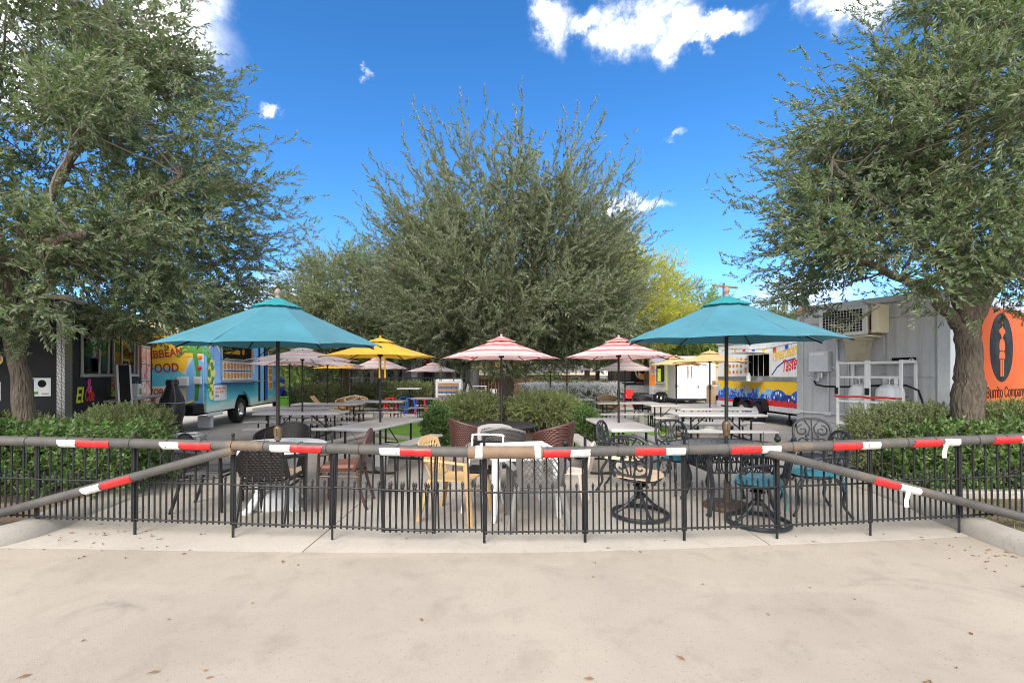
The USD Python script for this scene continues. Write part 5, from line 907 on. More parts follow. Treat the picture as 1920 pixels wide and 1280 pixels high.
def resin(label, X, Y, rz, mat, h=.86, group=None, holes='lattice'):
    """one-piece plastic armchair, back pierced by diagonal slots; faces local +y"""
    t = thing('plastic_chair', label, 'chair', (X,Y,0), rz, group); w = .235
    u = np.linspace(-1,1,11); v = np.linspace(0,1,9)
    b = MB(); b.slab(np.array([[(a*w*(1.02-.08*(1-c)), -.20+.43*c, .425+.015*c-.02*(1-a*a)*(1-c)-.03*max(0,c-.85)*6*.3) for c in v] for a in u]),.014); part(t,'seat',b,mat,smooth=50)
    f = lambda a,c: np.array([a*w*(.88+.20*c-.10*max(0,c-.75)*2), -.205-.14*c-.05*(1-a*a)*.6, .43+(h-.43-.05*abs(a)**3)*c])
    b = MB(); n = 11                                   # frame of the back: two stiles, top and bottom rail
    for a0,a1,c0,c1 in ((-1,-.78,0,1),(.78,1,0,1),(-.78,.78,.88,1),(-.78,.78,0,.14)):
        b.slab(np.array([[f(a,c) for c in np.linspace(c0,c1,9)] for a in np.linspace(a0,a1,5)]),.012)
    part(t,'back_frame',b,mat,smooth=50)
    b = MB()
    for k in range(-3,11):
        for sg in (-1,1):
            pts = []
            for q in np.linspace(0,1,9):
                a = sg*(-.9+.24*k+(q-.5)*1.05); c = .12+.78*q
                if abs(a) <= .80: pts.append(f(a,c))
            if len(pts) > 1: b.tube(pts,.0105,4,flat=(.5,1.2))
    part(t,'back_lattice',b,mat)
    for s in (-1,1):
        arm = bez([f(s,.55)+[0,.0,0],(s*(w+.055),-.12,.655),(s*(w+.075),.08,.65),(s*(w+.06),.235,.635)],6); P = np.array([[p+np.array([d,0,-.018*(abs(d)/.032)**2]) for d in np.linspace(-.032,.032,5)] for p in arm]); b = MB(); b.slab(P,.012); part(t,'armrest',b,mat,smooth=50)
        for y0,y1,z1 in ((.225,.29,.635),(-.20,-.30,.44)):
            x1, x0 = s*(w+.055 if y0 > 0 else w*.93), s*(w+.075); b = MB()
            P = np.array([[((x1*(1-c)+x0*c)+s*dx, y0*(1-c)+y1*c+dy*.020*(1 if y0>0 else -1), z1*(1-c)) for c in np.linspace(0,1,6)] for dx,dy in ((-.034,0),(-.026,1),(0,1.5),(.026,1),(.030,0),(.026,-.8))]); b.slab(P,.010); part(t,'leg',b,mat,smooth=50)
    return t
resin('tan plastic armchair left of the small white table, turned right', -.62, 5.05, math.radians(-106), m_pl_tan, .87)
resin('grey plastic armchair seen from behind, its feet close to the fence', .27, 4.78, math.radians(2), m_pl_grey, .83)
resin('grey plastic armchair facing the fence from beyond the small white table', -.26, 5.95, math.radians(176), m_pl_grey, .88)
fc = thing('folding_chair', 'white tube folding chair with black seat, left of the small white table top', 'chair', (-.33,5.32,0), math.radians(170))
for s in (-1,1):
    b = MB(); b.tube([(s*.2,.25,.0),(s*.2,-.02,.45),(s*.19,-.16,.70)],.012,8); part(fc,'front_leg',b,m_pl_white); b = MB(); b.tube([(s*.18,-.24,.0),(s*.18,.1,.46)],.012,8); part(fc,'rear_leg',b,m_pl_white)
b = MB(); b.tube(bez([(-.19,-.16,.69),(-.19,-.2,.80),(-.16,-.21,.83),(.16,-.21,.83),(.19,-.2,.80),(.19,-.16,.69)],5),.012,8); part(fc,'back_frame',b,m_pl_white,smooth=35); b = MB(); b.rbox(-.19,.19,-.16,.2,.44,.47,.01); part(fc,'seat',b,m_blackp); b = MB(); b.rbox(-.178,.178,-.215,-.195,.62,.76,.008); part(fc,'back_pad',b,m_blackp)
kc = thing('child_chair', 'small beige plastic chair with round back, right of the small white table', 'chair', (.72,5.55,0), math.radians(70))
b = MB(); b.tm(trimesh.creation.extrude_polygon(affinity.scale(Point(0,.58).buffer(1,20),.17,.19),.02,engine='earcut'), T(0,-.16,0)@RX(.15)@VERT); part(kc,'backrest',b,m_pl_beige); b = MB(); b.lathe([(0,.36),(.18,.36),(.19,.38),(.17,.40),(0,.395)],20); part(kc,'seat',b,m_pl_beige)
for sx in (-1,1):
    for sy in (-1,1): b = MB(); b.tube([(sx*.13,sy*.13,.37),(sx*.19,sy*.19,0)],[.018,.012],6); part(kc,'leg',b,m_pl_beige)
def scroll(c, r0, r1, a0, turns, n=26):
    s = np.linspace(0,1,n); a = a0+turns*2*PI*s; r = r0+(r1-r0)*s; return np.c_[c[0]+np.cos(a)*r, np.zeros(n), c[1]+np.sin(a)*r]
def castchair(label, X, Y, rz, cush=m_cush_t, swivel=False, group=None, rseat=None):
    t = thing('cast_metal_chair', label, 'chair', (X,Y,0), rz, group); B = T(0,-.21,0) @ RX(.20)      # back plane leans away
    zb = .0; o = lambda x,z: (x,0,z)
    BM = T(0,-.235,.45) @ RX(.20)
    b = MB(); b.tube(bez([o(-.19,0),o(-.235,.2),o(-.22,.38),o(-.12,.46),o(0,.475),o(.12,.46),o(.22,.38),o(.235,.2),o(.19,0)],7),.017,8,M=BM); b.tube(bez([o(-.20,.05),o(0,.03),o(.20,.05)],6),.013,6,M=BM); part(t,'back_frame',b,m_cast,smooth=40)
    b = MB()
    for s in (-1,1):
        for cc,r0,r1,a,tn in (((s*.12,.30),.085,.02,PI/2,-s*1.2),((s*.11,.13),.08,.02,-PI/2,s*1.2),((s*.05,.22),.05,.012,0 if s<0 else PI,s*.9)): b.tube(scroll(cc,r0,r1,a,tn),.0095,5,M=BM)
        b.tube(bez([o(s*.03,.04),o(s*.07,.2),o(s*.025,.33),o(s*.09,.45)],6),.0105,5,M=BM)
    b.tube(bez([o(0,.03),o(0,.25),o(0,.47)],4),.010,5,M=BM); part(t,'scroll_work',b,m_cast,smooth=40)
    b = MB(); b.lathe([(0,.41),(.225,.41),(.235,.425),(.225,.44),(0,.44)],28); part(t,'seat',b,m_cast)
    if cush is not None:
        g = np.linspace(-1,1,17); P = np.array([[(a*.235*(1-.12*abs(c)**4),c*.235*(1-.12*abs(a)**4),.447+.062*max(0,(1-abs(a)**3.2)*(1-abs(c)**3.2))**.55+.006*math.sin(a*7)*math.cos(c*5)) for c in g] for a in g]); b = MB(); b.grid(P); Q = P.copy(); Q[...,2] = .444; b.grid(Q[::-1]); 
        for e in (np.stack([Q[0],P[0]]),np.stack([P[-1],Q[-1]]),np.stack([P[:,0],Q[:,0]]),np.stack([Q[:,-1],P[:,-1]])): b.grid(e)
        cu = part(t,'cushion',b,cush,smooth=60)
        if cush is m_cush_t:
            for s in (-1,1): b = MB(); b.tube(bez([(s*.20,-.2,.46),(s*.25,-.24,.42),(s*.24,-.25,.33),(s*.26,-.24,.24)],5),.006,4); b.tube(bez([(s*.20,-.2,.46),(s*.27,-.22,.40),(s*.26,-.23,.30)],5),.006,4); part(cu,'tie',b,cush)
    for s in (-1,1):
        b = MB(); b.tube(bez([(s*.235,-.27,.66),(s*.275,-.12,.665),(s*.285,.06,.64),(s*.28,.15,.60),(s*.265,.12,.56),(s*.27,.09,.585)],6),.0145,7); b.tube(bez([(s*.28,.10,.625),(s*.26,.16,.54),(s*.225,.13,.44)],5),.013,6); part(t,'armrest',b,m_cast,smooth=40)
    if swivel:
        a = np.linspace(0,2*PI,40,endpoint=False); b = MB(); b.tube(np.c_[np.cos(a)*.30,np.sin(a)*.30,np.full(40,.028)],.022,8,closed=True); part(t,'ring_base',b,m_cast,smooth=40)
        for k in range(4): q = PI/4+k*PI/2; b = MB(); b.tube(bez([(math.cos(q)*.29,math.sin(q)*.29,.04),(math.cos(q)*.16,math.sin(q)*.16,.12),(math.cos(q)*.04,math.sin(q)*.04,.24)],6),.017,7); part(t,'spoke',b,m_cast,smooth=40)
        b = MB(); b.lathe([(0,.2),(.05,.2),(.05,.25),(.03,.26),(.03,.32),(.075,.33),(.075,.345),(.04,.36),(.11,.40),(.11,.41),(0,.41)],18); part(t,'swivel',b,m_dark,smooth=35)
    else:
        for s in (-1,1):
            b = MB(); b.tube(bez([(s*.20,.16,.42),(s*.235,.23,.30),(s*.22,.21,.14),(s*.25,.26,.02),(s*.255,.275,.012)],6),[.019]*12+[.015]*12+[.02]); part(t,'leg',b,m_cast,smooth=40)
            b = MB(); b.tube(bez([(s*.19,-.18,.42),(s*.215,-.25,.28),(s*.21,-.24,.14),(s*.24,-.31,.02),(s*.245,-.325,.012)],6),[.019]*12+[.015]*12+[.02]); part(t,'leg',b,m_cast,smooth=40)
    return t
castchair('swivel cast metal chair with beige cushion, left of the oval metal table', 1.42, 5.03, math.radians(-38), m_cush_b, True)
castchair('cast metal chair with beige cushion, behind the beige swivel chair', 1.52, 6.15, math.radians(-118), m_cush_b)
castchair('cast metal chair with teal cushion, facing the fence across the oval table', 2.30, 6.12, math.radians(190), m_cush_t)
castchair('swivel cast metal chair with teal cushion on a ring base, nearest the fence', 2.58, 4.76, math.radians(62), m_cush_t, True)
castchair('cast metal chair with teal cushion, right of the oval table and turned left', 3.42, 5.2, math.radians(80), m_cush_t)
castchair('cast metal chair at the far right, its back before the clipped bush', 4.28, 6.35, math.radians(160), None)

# ------------------------------------------------------------------ near tables
wt = thing('round_table', 'white round plastic table under the left teal umbrella', 'table', (PT(517,5.4),5.4,0))
b = MB(); b.lathe([(.022,.735),(.55,.735),(.565,.725),(.57,.69),(.555,.69),(.545,.715),(.022,.715),(.022,.735)],44); part(wt,'tabletop',b,m_pl_white,smooth=35)
for k in range(4):
    q = PI/4+k*PI/2+.3; b = MB(); P = np.array([[(math.cos(q)*r-math.sin(q)*d,math.sin(q)*r+math.cos(q)*d,z) for r,z in ((.30,.71),(.22,.45),(.20,.2),(.34,.02),(.40,.0))] for d in (-.06,-.03,.03,.06)]); b.slab(P,.025); part(wt,'leg',b,m_pl_white,smooth=40)
b = MB(); b.lathe([(0,.0),(.24,.0),(.25,.02),(.24,.15),(.18,.19),(.06,.2),(.03,.45),(0,.45)],28); part(wt,'base',b,m_pl_white,smooth=35)
st = thing('square_table', 'small white square plastic table between the tan and grey plastic chairs', 'table', (.08,5.2,0), .22)
b = MB(); b.rbox(-.40,.40,-.40,.40,.70,.735,.015); part(st,'tabletop',b,m_pl_white)
b = MB(); [b.rbox(*r,.64,.702,.006) for r in ((-.36,.36,-.37,-.35),(-.36,.36,.35,.37),(-.37,-.35,-.36,.36),(.35,.37,-.36,.36))]; part(st,'apron',b,m_pl_white)
for sx in (-1,1):
    for sy in (-1,1): b = MB(); b.tube([(sx*.33,sy*.33,.70),(sx*.36,sy*.36,.03),(sx*.365,sy*.365,.0)],[.045,.026,.02],10); part(st,'leg',b,m_pl_white,smooth=35)
kt = thing('round_table', 'black round table under the middle red striped umbrella', 'table', (PT(940,7.6),7.6,0))
b = MB(); b.lathe([(.022,.73),(.57,.73),(.58,.72),(.575,.705),(.022,.705),(.022,.73)],44); part(kt,'tabletop',b,flat('dark_slate_top',(.03,.03,.033),.45))
for k in range(4): q = PI/4+k*PI/2; b = MB(); b.tube([(math.cos(q)*.42,math.sin(q)*.42,.705),(math.cos(q)*.45,math.sin(q)*.45,0)],.018,8); part(kt,'leg',b,m_legp)
ct = thing('cast_table', 'oval cast metal table with lattice top, under the right teal umbrella', 'table', (PT(1364,5.35),5.35,0), .05)
sx_, sy_ = 1.14, 1.0; SC = S(sx_,sy_,1)
b = MB(); b.lathe([(.565,.72),(.585,.735),(.595,.72),(.585,.695),(.565,.70),(.565,.72)],48,SC); part(ct,'table_rim',b,m_cast,smooth=35)
b = MB()
for r in (.045,.17,.30,.43,.53): b.lathe([(r,.722),(r+.018,.728),(r+.036,.722),(r+.018,.715),(r,.722)],40,SC)
for k in range(30):
    a = k/30*2*PI
    for sg in (-1,1): b.tube([(math.cos(a+sg*.10*i)*r*sx_,math.sin(a+sg*.10*i)*r*sy_,.722) for i,r in enumerate((.06,.17,.30,.43,.57))],.0085,4)
for k in range(40):
    a = k/40*2*PI; 
    for r in (.245,.375,.49): b.tube(np.c_[(r*math.cos(a)+.028*np.cos(q:=np.linspace(0,2*PI,9)))*sx_,(r*math.sin(a)+.028*np.sin(q))*sy_,np.full(9,.724)],.006,3)
part(ct,'table_lattice',b,flat('worn_cast_metal',(.13,.13,.13),.6,var=.3,scale=9,spec=.2))
for k in range(4):
    q = PI/4+k*PI/2; c, s = math.cos(q)*sx_, math.sin(q); b = MB(); b.tube(bez([(c*.42,s*.42,.70),(c*.47,s*.47,.55),(c*.40,s*.40,.3),(c*.46,s*.46,.06),(c*.50,s*.50,.015)],7),[.03]*8+[.026]*8+[.022]*8+[.028]*5); part(ct,'leg',b,m_cast,smooth=40)
for k in range(4):
    q0 = PI/4+k*PI/2; q1 = q0+PI/2; p0_, p1_ = np.array([math.cos(q0)*.42*sx_,math.sin(q0)*.42]), np.array([math.cos(q1)*.42*sx_,math.sin(q1)*.42]); b = MB()
    for z in (.66,.47): b.tube([(*p0_,z),(*p1_,z)],.010,5)
    for i in range(12):
        c = p0_+(p1_-p0_)*(i+.5)/12; dd = (p1_-p0_)/np.linalg.norm(p1_-p0_); a = np.linspace(0,2*PI,13); b.tube(np.c_[c[0]+dd[0]*np.cos(a)*.028,c[1]+dd[1]*np.cos(a)*.028,.565+np.sin(a)*.09],.008,4)
    part(ct,'apron_lattice',b,m_cast)

# ------------------------------------------------------------------ barrier gate of old pipe and the hanging fence panels
def rustpipe():
    n = {'g': ('geometry', {}), 'n1': ('noise_texture', dict(scale=5.0, detail=6.0, roughness=.7)), 'n2': ('noise_texture', dict(scale=1.1, detail=3.0)), 'a': ('math', dict(math_type='multiply_add', value2=.8)), 'r': ('rgb_ramp', dict(ramp=[(.50,(.04,.038,.036)),(.85,(.085,.078,.07)),(1.0,(.17,.115,.065)),(1.12,(.15,.08,.035))])), 'sc': ('math', dict(math_type='multiply', value2=.85)),
         'n3': ('noise_texture', dict(scale=90.0, detail=2.0)), 'b': ('bump', dict(strength=.45, distance=.006)), 'p': ('principled_bsdf', dict(roughness=.72, metallic=.15))}
    return L('old_pipe', n, [('g.position','n1.vector'),('g.position','n2.vector'),('g.position','n3.vector'),('n1.fac','a.value1'),('n2.fac','a.value3'),('a.value','sc.value1'),('sc.value','r.fac'),('r.color','p.base_color'),('n3.fac','b.height'),('b.normal','p.normal')])
m_pipe = rustpipe(); m_rustc = paint('rusty_collar', (.17,.115,.075), .75, .3, 6, bump=.4, dirt=((.22,.11,.04),.7,5), coord='geometry')
m_tape_r = paint('red_tape', (.52,.014,.014), .4, .1, 12, bump=.3, bscale=30, dirt=((.35,.05,.04),.4,14), coord='geometry'); m_tape_w = paint('white_tape', (.54,.53,.50), .45, .08, 12, bump=.3, bscale=30, dirt=((.45,.42,.37),.5,12), coord='geometry'); m_zip = flat('zip_tie', (.02,.02,.02), .5); m_iron = paint('black_iron', (.0075,.008,.009), .5, .2, 20, spec=.35, dirt=((.03,.024,.02),.3,14), coord='geometry')
KX = np.array([-340,0,430,880,1015,1430,1800,1920,2260.]); KZ = np.array([4.66,4.45,4.27,4.12,4.12,4.22,4.40,4.45,4.62]); KPY = np.array([816,826,835,848,848,840,826,821,808.])
def gate_pt(px, off=0.0, dy=0.0):
    Y = np.interp(px,KX,KZ)+off; return W(px, np.interp(px,KX,KPY)+dy, Y)
PR = .047
def arm_tape(parent, kind, pa, pb, rad, fn, lo=-2.2, hi=-.38):
    """a strip of tape wrapped round most of the pipe between two stations"""
    q = [fn(x) for x in np.linspace(pa,pb,10)]; d = np.array(q[-1])-np.array(q[0]); d /= np.linalg.norm(d); up = np.array([0,0,1.0])-d*d[2]; up /= np.linalg.norm(up); nn = np.cross(up,d)
    if nn[1] > 0: nn = -nn
    tr = np.random.default_rng(int(abs(pa)*1000)%9973); sk = tr.normal(0,.006,2)
    P = np.array([[np.array(p)+d*((sk[0] if i < 2 else sk[1] if i > 7 else 0)*math.sin(a*1.3)+ (tr.normal(0,.0025) if i in (0,9) else 0))+(rad+abs(tr.normal(0,.0009))+.0012*math.sin(i*1.7+a*2))*(nn*math.cos(a)+up*math.sin(a)) for a in np.linspace(lo+tr.uniform(-.1,.3),hi+.9,22)] for i, p in enumerate(q)]); b = MB(); b.slab(P,.0014); return part(parent, kind+'_tape', b, m_tape_r if kind=='red' else m_tape_w, smooth=50)
gl = thing('barrier_gate', 'left arm of the old pipe barrier, ending in the rusty middle collar', 'barrier', (*gate_pt(-300)[:2],0)); gr = thing('barrier_gate', 'right arm of the old pipe barrier, running off towards the right tree', 'barrier', (*gate_pt(2220)[:2],0))
OL = np.array([*gate_pt(-300)[:2],0]); OR = np.array([*gate_pt(2220)[:2],0])
fL = lambda px: gate_pt(px)-OL; fR = lambda px: gate_pt(px)-OR
b = MB(); b.tube([fL(x) for x in np.linspace(-300,905,24)],PR,20); part(gl,'pipe',b,m_pipe,smooth=40)
b = MB(); b.tube([fR(x) for x in np.linspace(990,2220,24)],PR,20); part(gr,'pipe',b,m_pipe,smooth=40)
b = MB(); b.tube([fL(x) for x in np.linspace(878,1017,6)],PR*1.22,22); part(gl,'collar',b,m_rustc,smooth=40)
for g, O, x in ((gl,OL,-300),(gr,OR,2220)):
    b = MB(); b.tube([(0,0,-.04),(0,0,1.15)],.07,16); b.lathe([(0,1.15),(.075,1.15),(.075,1.17),(0,1.19)],16); part(g,'hinge_post',b,m_pipe,smooth=40)
def brL(px): # left brace, from under the arm down to the hinge post
    t_ = (435-px)/735; a = gate_pt(440,-.01)+[0,0,-.095]; e = np.array([OL[0]+.02,OL[1]-.02,.04]); return a*(1-t_)+e*t_-OL
A_ = gate_pt(425,-.015,12); E_ = W(0,962,4.44); dirB = (E_-A_); E2 = A_+dirB*1.32
bl = lambda t_: A_+dirB*t_-OL
b = MB(); b.tube([bl(t_) for t_ in np.linspace(-.03,1.34,14)],PR*.92,18); part(gl,'brace',b,m_pipe,smooth=40)
A2 = gate_pt(1452,-.015,12); E3 = W(1920,970,4.44); dirC = E3-A2; bR = lambda t_: A2+dirC*t_-OR
b = MB(); b.tube([bR(t_) for t_ in np.linspace(-.03,1.34,14)],PR*.92,18); part(gr,'brace',b,m_pipe,smooth=40)
for kind,a,c in (('white',116,150),('red',150.5,212),('white',307,342),('red',342.5,401),('white',511,548),('red',548.5,607),('white',715,752),('red',752.5,811)): arm_tape(gl,kind,a,c,PR+.003,fL)
for a,c in ((892,905),(1002,1014)): arm_tape(gl,'white',a,c,PR*1.22+.003,fL,-3.0,2.2)
for kind,a,c in (('red',1018,1068),('white',1068.5,1105),('red',1188,1245),('white',1245.5,1282),('red',1367,1423),('white',1423.5,1459),('red',1556,1609),('white',1609.5,1644),('red',1707,1758),('white',1763,1792),('red',1857,1906),('white',1906.5,1940)): arm_tape(gr,kind,a,c,PR+.003,fR)
for kind,a,c in (('white',.615,.535),('red',.53,.40)): arm_tape(gl,kind,a,c,PR*.92+.003,bl)
for kind,a,c in (('red',.375,.475),('white',.48,.56)): arm_tape(gr,kind,a,c,PR*.92+.003,bR)
def dangle(p, O, ln):
    b = MB(); b.slab(np.array([[np.array(p)-O+np.array([.012*math.sin(i*1.1)+d,-.052-.008*math.cos(i*1.4),-.02-ln*i/5]) for d in (-.022,.022)] for i in range(6)]),.0015); part(gr,'loose_tape',b,m_tape_w,smooth=50)
dangle(gate_pt(1762),OR,.13); dangle(A2+dirC*.50,OR,.16)
# fence panels: stations along the gate, each panel hung from the pipe by ties
SW = .955
def panel_proto(name_label, X, Y, rz, extra=None, group=None):
    t = thing('picket_fence', name_label, 'fence panel', (X,Y,0), rz, group); w = SW/2; n_t = 9; sp = (SW-.03)/(n_t-1)
    for i in range(n_t):
        x = -w+.015+i*sp; b = MB(); b.tube([(x,0,.135),(x,0,.895)],.0088,6); b.lathe([(0,.895),(.014,.897),(.010,.908),(.0155,.918),(.008,.935),(.0,.952)],6,T(x,0,0)); part(t,'picket',b,m_iron)
    for i in range(n_t-1):
        x = -w+.015+(i+.5)*sp; b = MB(); b.tube([(x,0,.135),(x,0,.56)],.0088,6); b.lathe([(0,.555),(.014,.557),(.010,.568),(.0155,.578),(.008,.595),(.0,.612)],6,T(x,0,0)); part(t,'short_picket',b,m_iron)
    for z in (.16,.525,.865): b = MB(); b.tube([(-w,-.009,z),(w,-.009,z)],.0088,6); part(t,'rail',b,m_iron)
    for s in (-1,1): b = MB(); b.bar((s*(w+.004),0,.14),(s*(w+.004),0,.89),.014); part(t,'end_bar',b,m_iron)
    return t
stations = [-115,70,253,437,623]; right_st = [908,1097,1283,1457,1632,1798,1985]
spans = list(zip(stations[:-1],stations[1:])) + [(623,815),(716,908)] + list(zip(right_st[:-1],right_st[1:]))
labels = ['black fence panel at the far left edge, in front of the low hedge','black fence panel second from the left, in front of the low hedge','black fence panel behind the taped part of the left brace','black fence panel in front of the dark wicker chair with its back to us',
          'black fence panel overlapping its right neighbour, left of the tan chair','tilted black fence panel overlapping its left neighbour, in front of the tan chair','black fence panel in front of the grey plastic chair seen from behind','black fence panel in front of the beige swivel chair','black fence panel in front of the teal swivel chair','black fence panel in front of the teal chair right of the oval table','black fence panel behind the taped part of the right brace','black fence panel at the far right edge, in front of the right hedge']
P0 = None
for k, (a, c) in enumerate(spans):
    pa, pc = gate_pt(a,.085), gate_pt(c,.085); m = (pa+pc)/2; d = pc-pa; ry = -math.atan2(d[2]*.8, np.hypot(*d[:2])); rz = math.atan2(d[1],d[0]); dz = m[2]-.885
    off = (.016 if k == 5 else -.010*(k%2)); tilt = {4:.018, 5:-.035}.get(k, 0)
    sc = min(1.16, np.hypot(*d[:2])/(SW+.012)); ex = T(0,off,dz-.012) @ RY(ry+tilt) @ S(sc,1,1)
    if P0 is None: P0 = panel_proto(labels[0], m[0], m[1], rz); place(UsdGeom.Xform(P0), (m[0],m[1],0), rz, ex)
    else: dup(P0, (m[0],m[1],0), rz, labels[k], extra=ex)
S0 = None
for k, px in enumerate([70,253,437,623,908,1097,1283,1457,1632,1798]):
    p = gate_pt(px,.085); lb = f'black fence stake ' + ['before the low hedge, left of the brace tape','below the taped part of the left brace','left of the dark wicker chair back','left of the overlapping panels','right of the tan plastic chair','right of the grey plastic chair','between the two swivel chairs','over the teal swivel chair ring','below the red tape of the right brace','at the right kerb'][k]
    if S0 is None:
        S0 = thing('fence_stake', lb, 'stake', (p[0],p[1],0)); b = MB(); b.bar((0,.0,.004),(0,.0,.97),.019); part(S0,'bar',b,m_iron); b = MB(); b.tm(trimesh.creation.icosphere(2,.017),T(0,0,.985)); part(S0,'cap',b,m_iron)
    else: dup(S0, (p[0],p[1],.0), .1*k, lb)
# ties
rng = np.random.default_rng(17)
for k, px in enumerate(list(range(-60,870,62))+list(range(1030,1960,66))):
    px = px + rng.uniform(-9,9); left = px < 950; g, O = (gl,OL) if left else (gr,OR); c = gate_pt(px)-O; a = np.linspace(0,2*PI,20,endpoint=False); b = MB()
    b.tube(np.c_[np.full(20,c[0])+.004*np.cos(a),c[1]+.012+np.cos(a)*(PR+.015),c[2]+np.sin(a)*(PR+.004)],.0035,4,closed=True)
    if rng.random() < .45: e = np.array([rng.uniform(-.12,.12),-.02,rng.choice([-1,1])*rng.uniform(.06,.15)]); s = c+np.array([0,-.03,np.sign(e[2])*(PR+.004)]); b.tube([s,s+e*.5+[0,0,.015],s+e],.003,4)
    part(g,'zip_tie',b,m_zip)
for px in (1060,1458):
    p = gate_pt(px,.06); t = thing('post_cap', 'small black ball on a stake top above the pipe, ' + ('right of the rusty collar' if px == 1060 else 'where the right brace starts'), 'post cap', (p[0],p[1],p[2]+.05)); b = MB(); b.tm(trimesh.creation.icosphere(2,.03),T(0,0,.03)); part(t,'ball',b,m_iron,smooth=True); b = MB(); b.tube([(0,0,-.25),(0,0,.02)],.012,6); part(t,'stem',b,m_iron)

# ------------------------------------------------------------------ background buildings, far trailers and small things
m_porch = flat('dark_porch_paint', (.016,.015,.015), .6); m_wallg = flat('grey_wall', (.24,.22,.21), .8); m_wallt = paint('tan_wall', (.36,.28,.19), .85, .08, 2, coord='geometry'); m_roof = paint('shingle_roof', (.27,.235,.21), .9, .15, 9, bump=.5, bscale=50, coord='geometry'); m_fencew = paint('stained_boards', (.17,.075,.04), .8, .25, 3, dirt=((.10,.05,.03),.5,4), coord='geometry'); m_int = flat('porch_interior', (.11,.095,.09), .8)
pz = 26.0; x0, x1 = PT(560,pz), PT(880,pz)
pb = thing('porch_building', 'long dark-painted building with an open porch behind the left hedges', 'building', ((x0+x1)/2,pz,0)); w = (x1-x0)/2
b = MB(); b.box(-w,w,2.6,8,0,3.0); part(pb,'wall',b,m_wallg); b = MB(); b.rbox(-w-.3,w+.3,-.3,8.2,3.0,3.25,.03); part(pb,'roof',b,m_porch); b = MB(); b.rbox(-w,w,-.05,2.6,.0,.45,.02); part(pb,'porch_deck',b,m_porch)
for k in range(8): x = -w+.1+(2*w-.2)*k/7; b = MB(); b.rbox(x-.13,x+.13,-.02,.24,.45,3.0,.02); part(pb,'post',b,m_porch)
b = MB(); b.rbox(-w,w,-.0,.06,1.33,1.42,.01); part(pb,'handrail',b,m_porch)
for k in range(46): x = -w+.1+(2*w-.2)*(k+.5)/46; b = MB(); b.box(x-.02,x+.02,.01,.05,.5,1.33); part(pb,'baluster',b,m_porch)
for k,(a,c,mm) in enumerate(((-.86,-.72,m_dark),(-.58,-.42,m_white),(-.40,-.28,m_dark),(-.1,.08,m_dark),(.2,.32,m_white),(.36,.5,m_dark),(.62,.72,m_int),(.78,.92,m_dark))): wd = (b:=MB()).rbox(a*w,c*w,2.55,2.598,.5 if k%3==0 else 1.1,2.5,.01); f = part(pb,'window' if k%3 else 'door',b,mm)
b = MB(); b.rbox(-.6,.6,2.4,2.5,1.9,2.5,.01,T(.45*w,0,0)); part(pb,'red_sign',b,m_dred)
gy = 40.0; hx0, hx1 = PT(850,gy), PT(1120,gy)
hs = thing('house', 'low tan house with a shingle roof and white window frames beyond the board fence', 'house', ((hx0+hx1)/2,gy,0)); w = (hx1-hx0)/2
b = MB(); b.box(-w,w,0,8,0,1.75); part(hs,'wall',b,m_wallt)
rf = np.array([[(-w-.5,-.5,1.72),(-w-.5,4,3.0)],[(w+.5,-.5,1.72),(w+.5,4,3.0)]]); b = MB(); b.slab(rf,.12); part(hs,'roof',b,m_roof); b = MB(); b.slab(np.array([[(-w-.5,4,3.0),(-w-.5,8.5,1.72)],[(w+.5,4,3.0),(w+.5,8.5,1.72)]]),.12); part(hs,'roof',b,m_roof)
b = MB(); b.rbox(-w-.5,w+.5,-.56,-.5,1.55,1.72,.01); part(hs,'fascia',b,m_cream)
for px in (970,1010,1045,1078):
    x = PT(px,gy)-(hx0+hx1)/2; b = MB(); b.rbox(x-.42,x+.42,-.05,-.002,.5,1.42,.01); wf = part(hs,'window_frame',b,m_white); b = MB(); b.box(x-.33,x+.33,-.056,-.052,.58,1.3); part(wf,'pane',b,m_dark)
h2 = thing('house', 'tan wall with a yellow edge between the white box trailer and the white skyline trailer', 'house', (PT(1352,26),26,0)); b = MB(); b.box(-1.4,3.5,0,5,0,2.05); part(h2,'wall',b,m_wallt); b = MB(); b.rbox(-1.45,3.55,-.1,5.1,2.052,2.16,.01); part(h2,'coping',b,m_yel)
h3 = thing('house', 'long pale low building seen between the porch building and the trunk', 'house', (PT(890,44),46,0)); b = MB(); b.box(-5,2,0,6,0,1.75); part(h3,'wall',b,m_cream); b = MB(); b.slab(np.array([[(-5.4,-.4,1.74),(-5.4,3,2.7)],[(2.4,-.4,1.74),(2.4,3,2.7)]]),.12); part(h3,'roof',b,m_roof)
bf = thing('board_fence', 'brown wooden board fence in front of the tan house', 'fence', (PT(870,34),34,0)); n = 58; L_ = PT(1250,34)-PT(870,34)
for k in range(n): x = L_*k/n; b = MB(); b.box(x,x+L_/n-.03,-.012,.012,.05,1.28+.02*math.sin(k*2.3)); part(bf,'board',b,m_fencew)
for z in (.3,1.05): b = MB(); b.rbox(0,L_,.014,.06,z,z+.09,.01); part(bf,'rail',b,m_fencew)
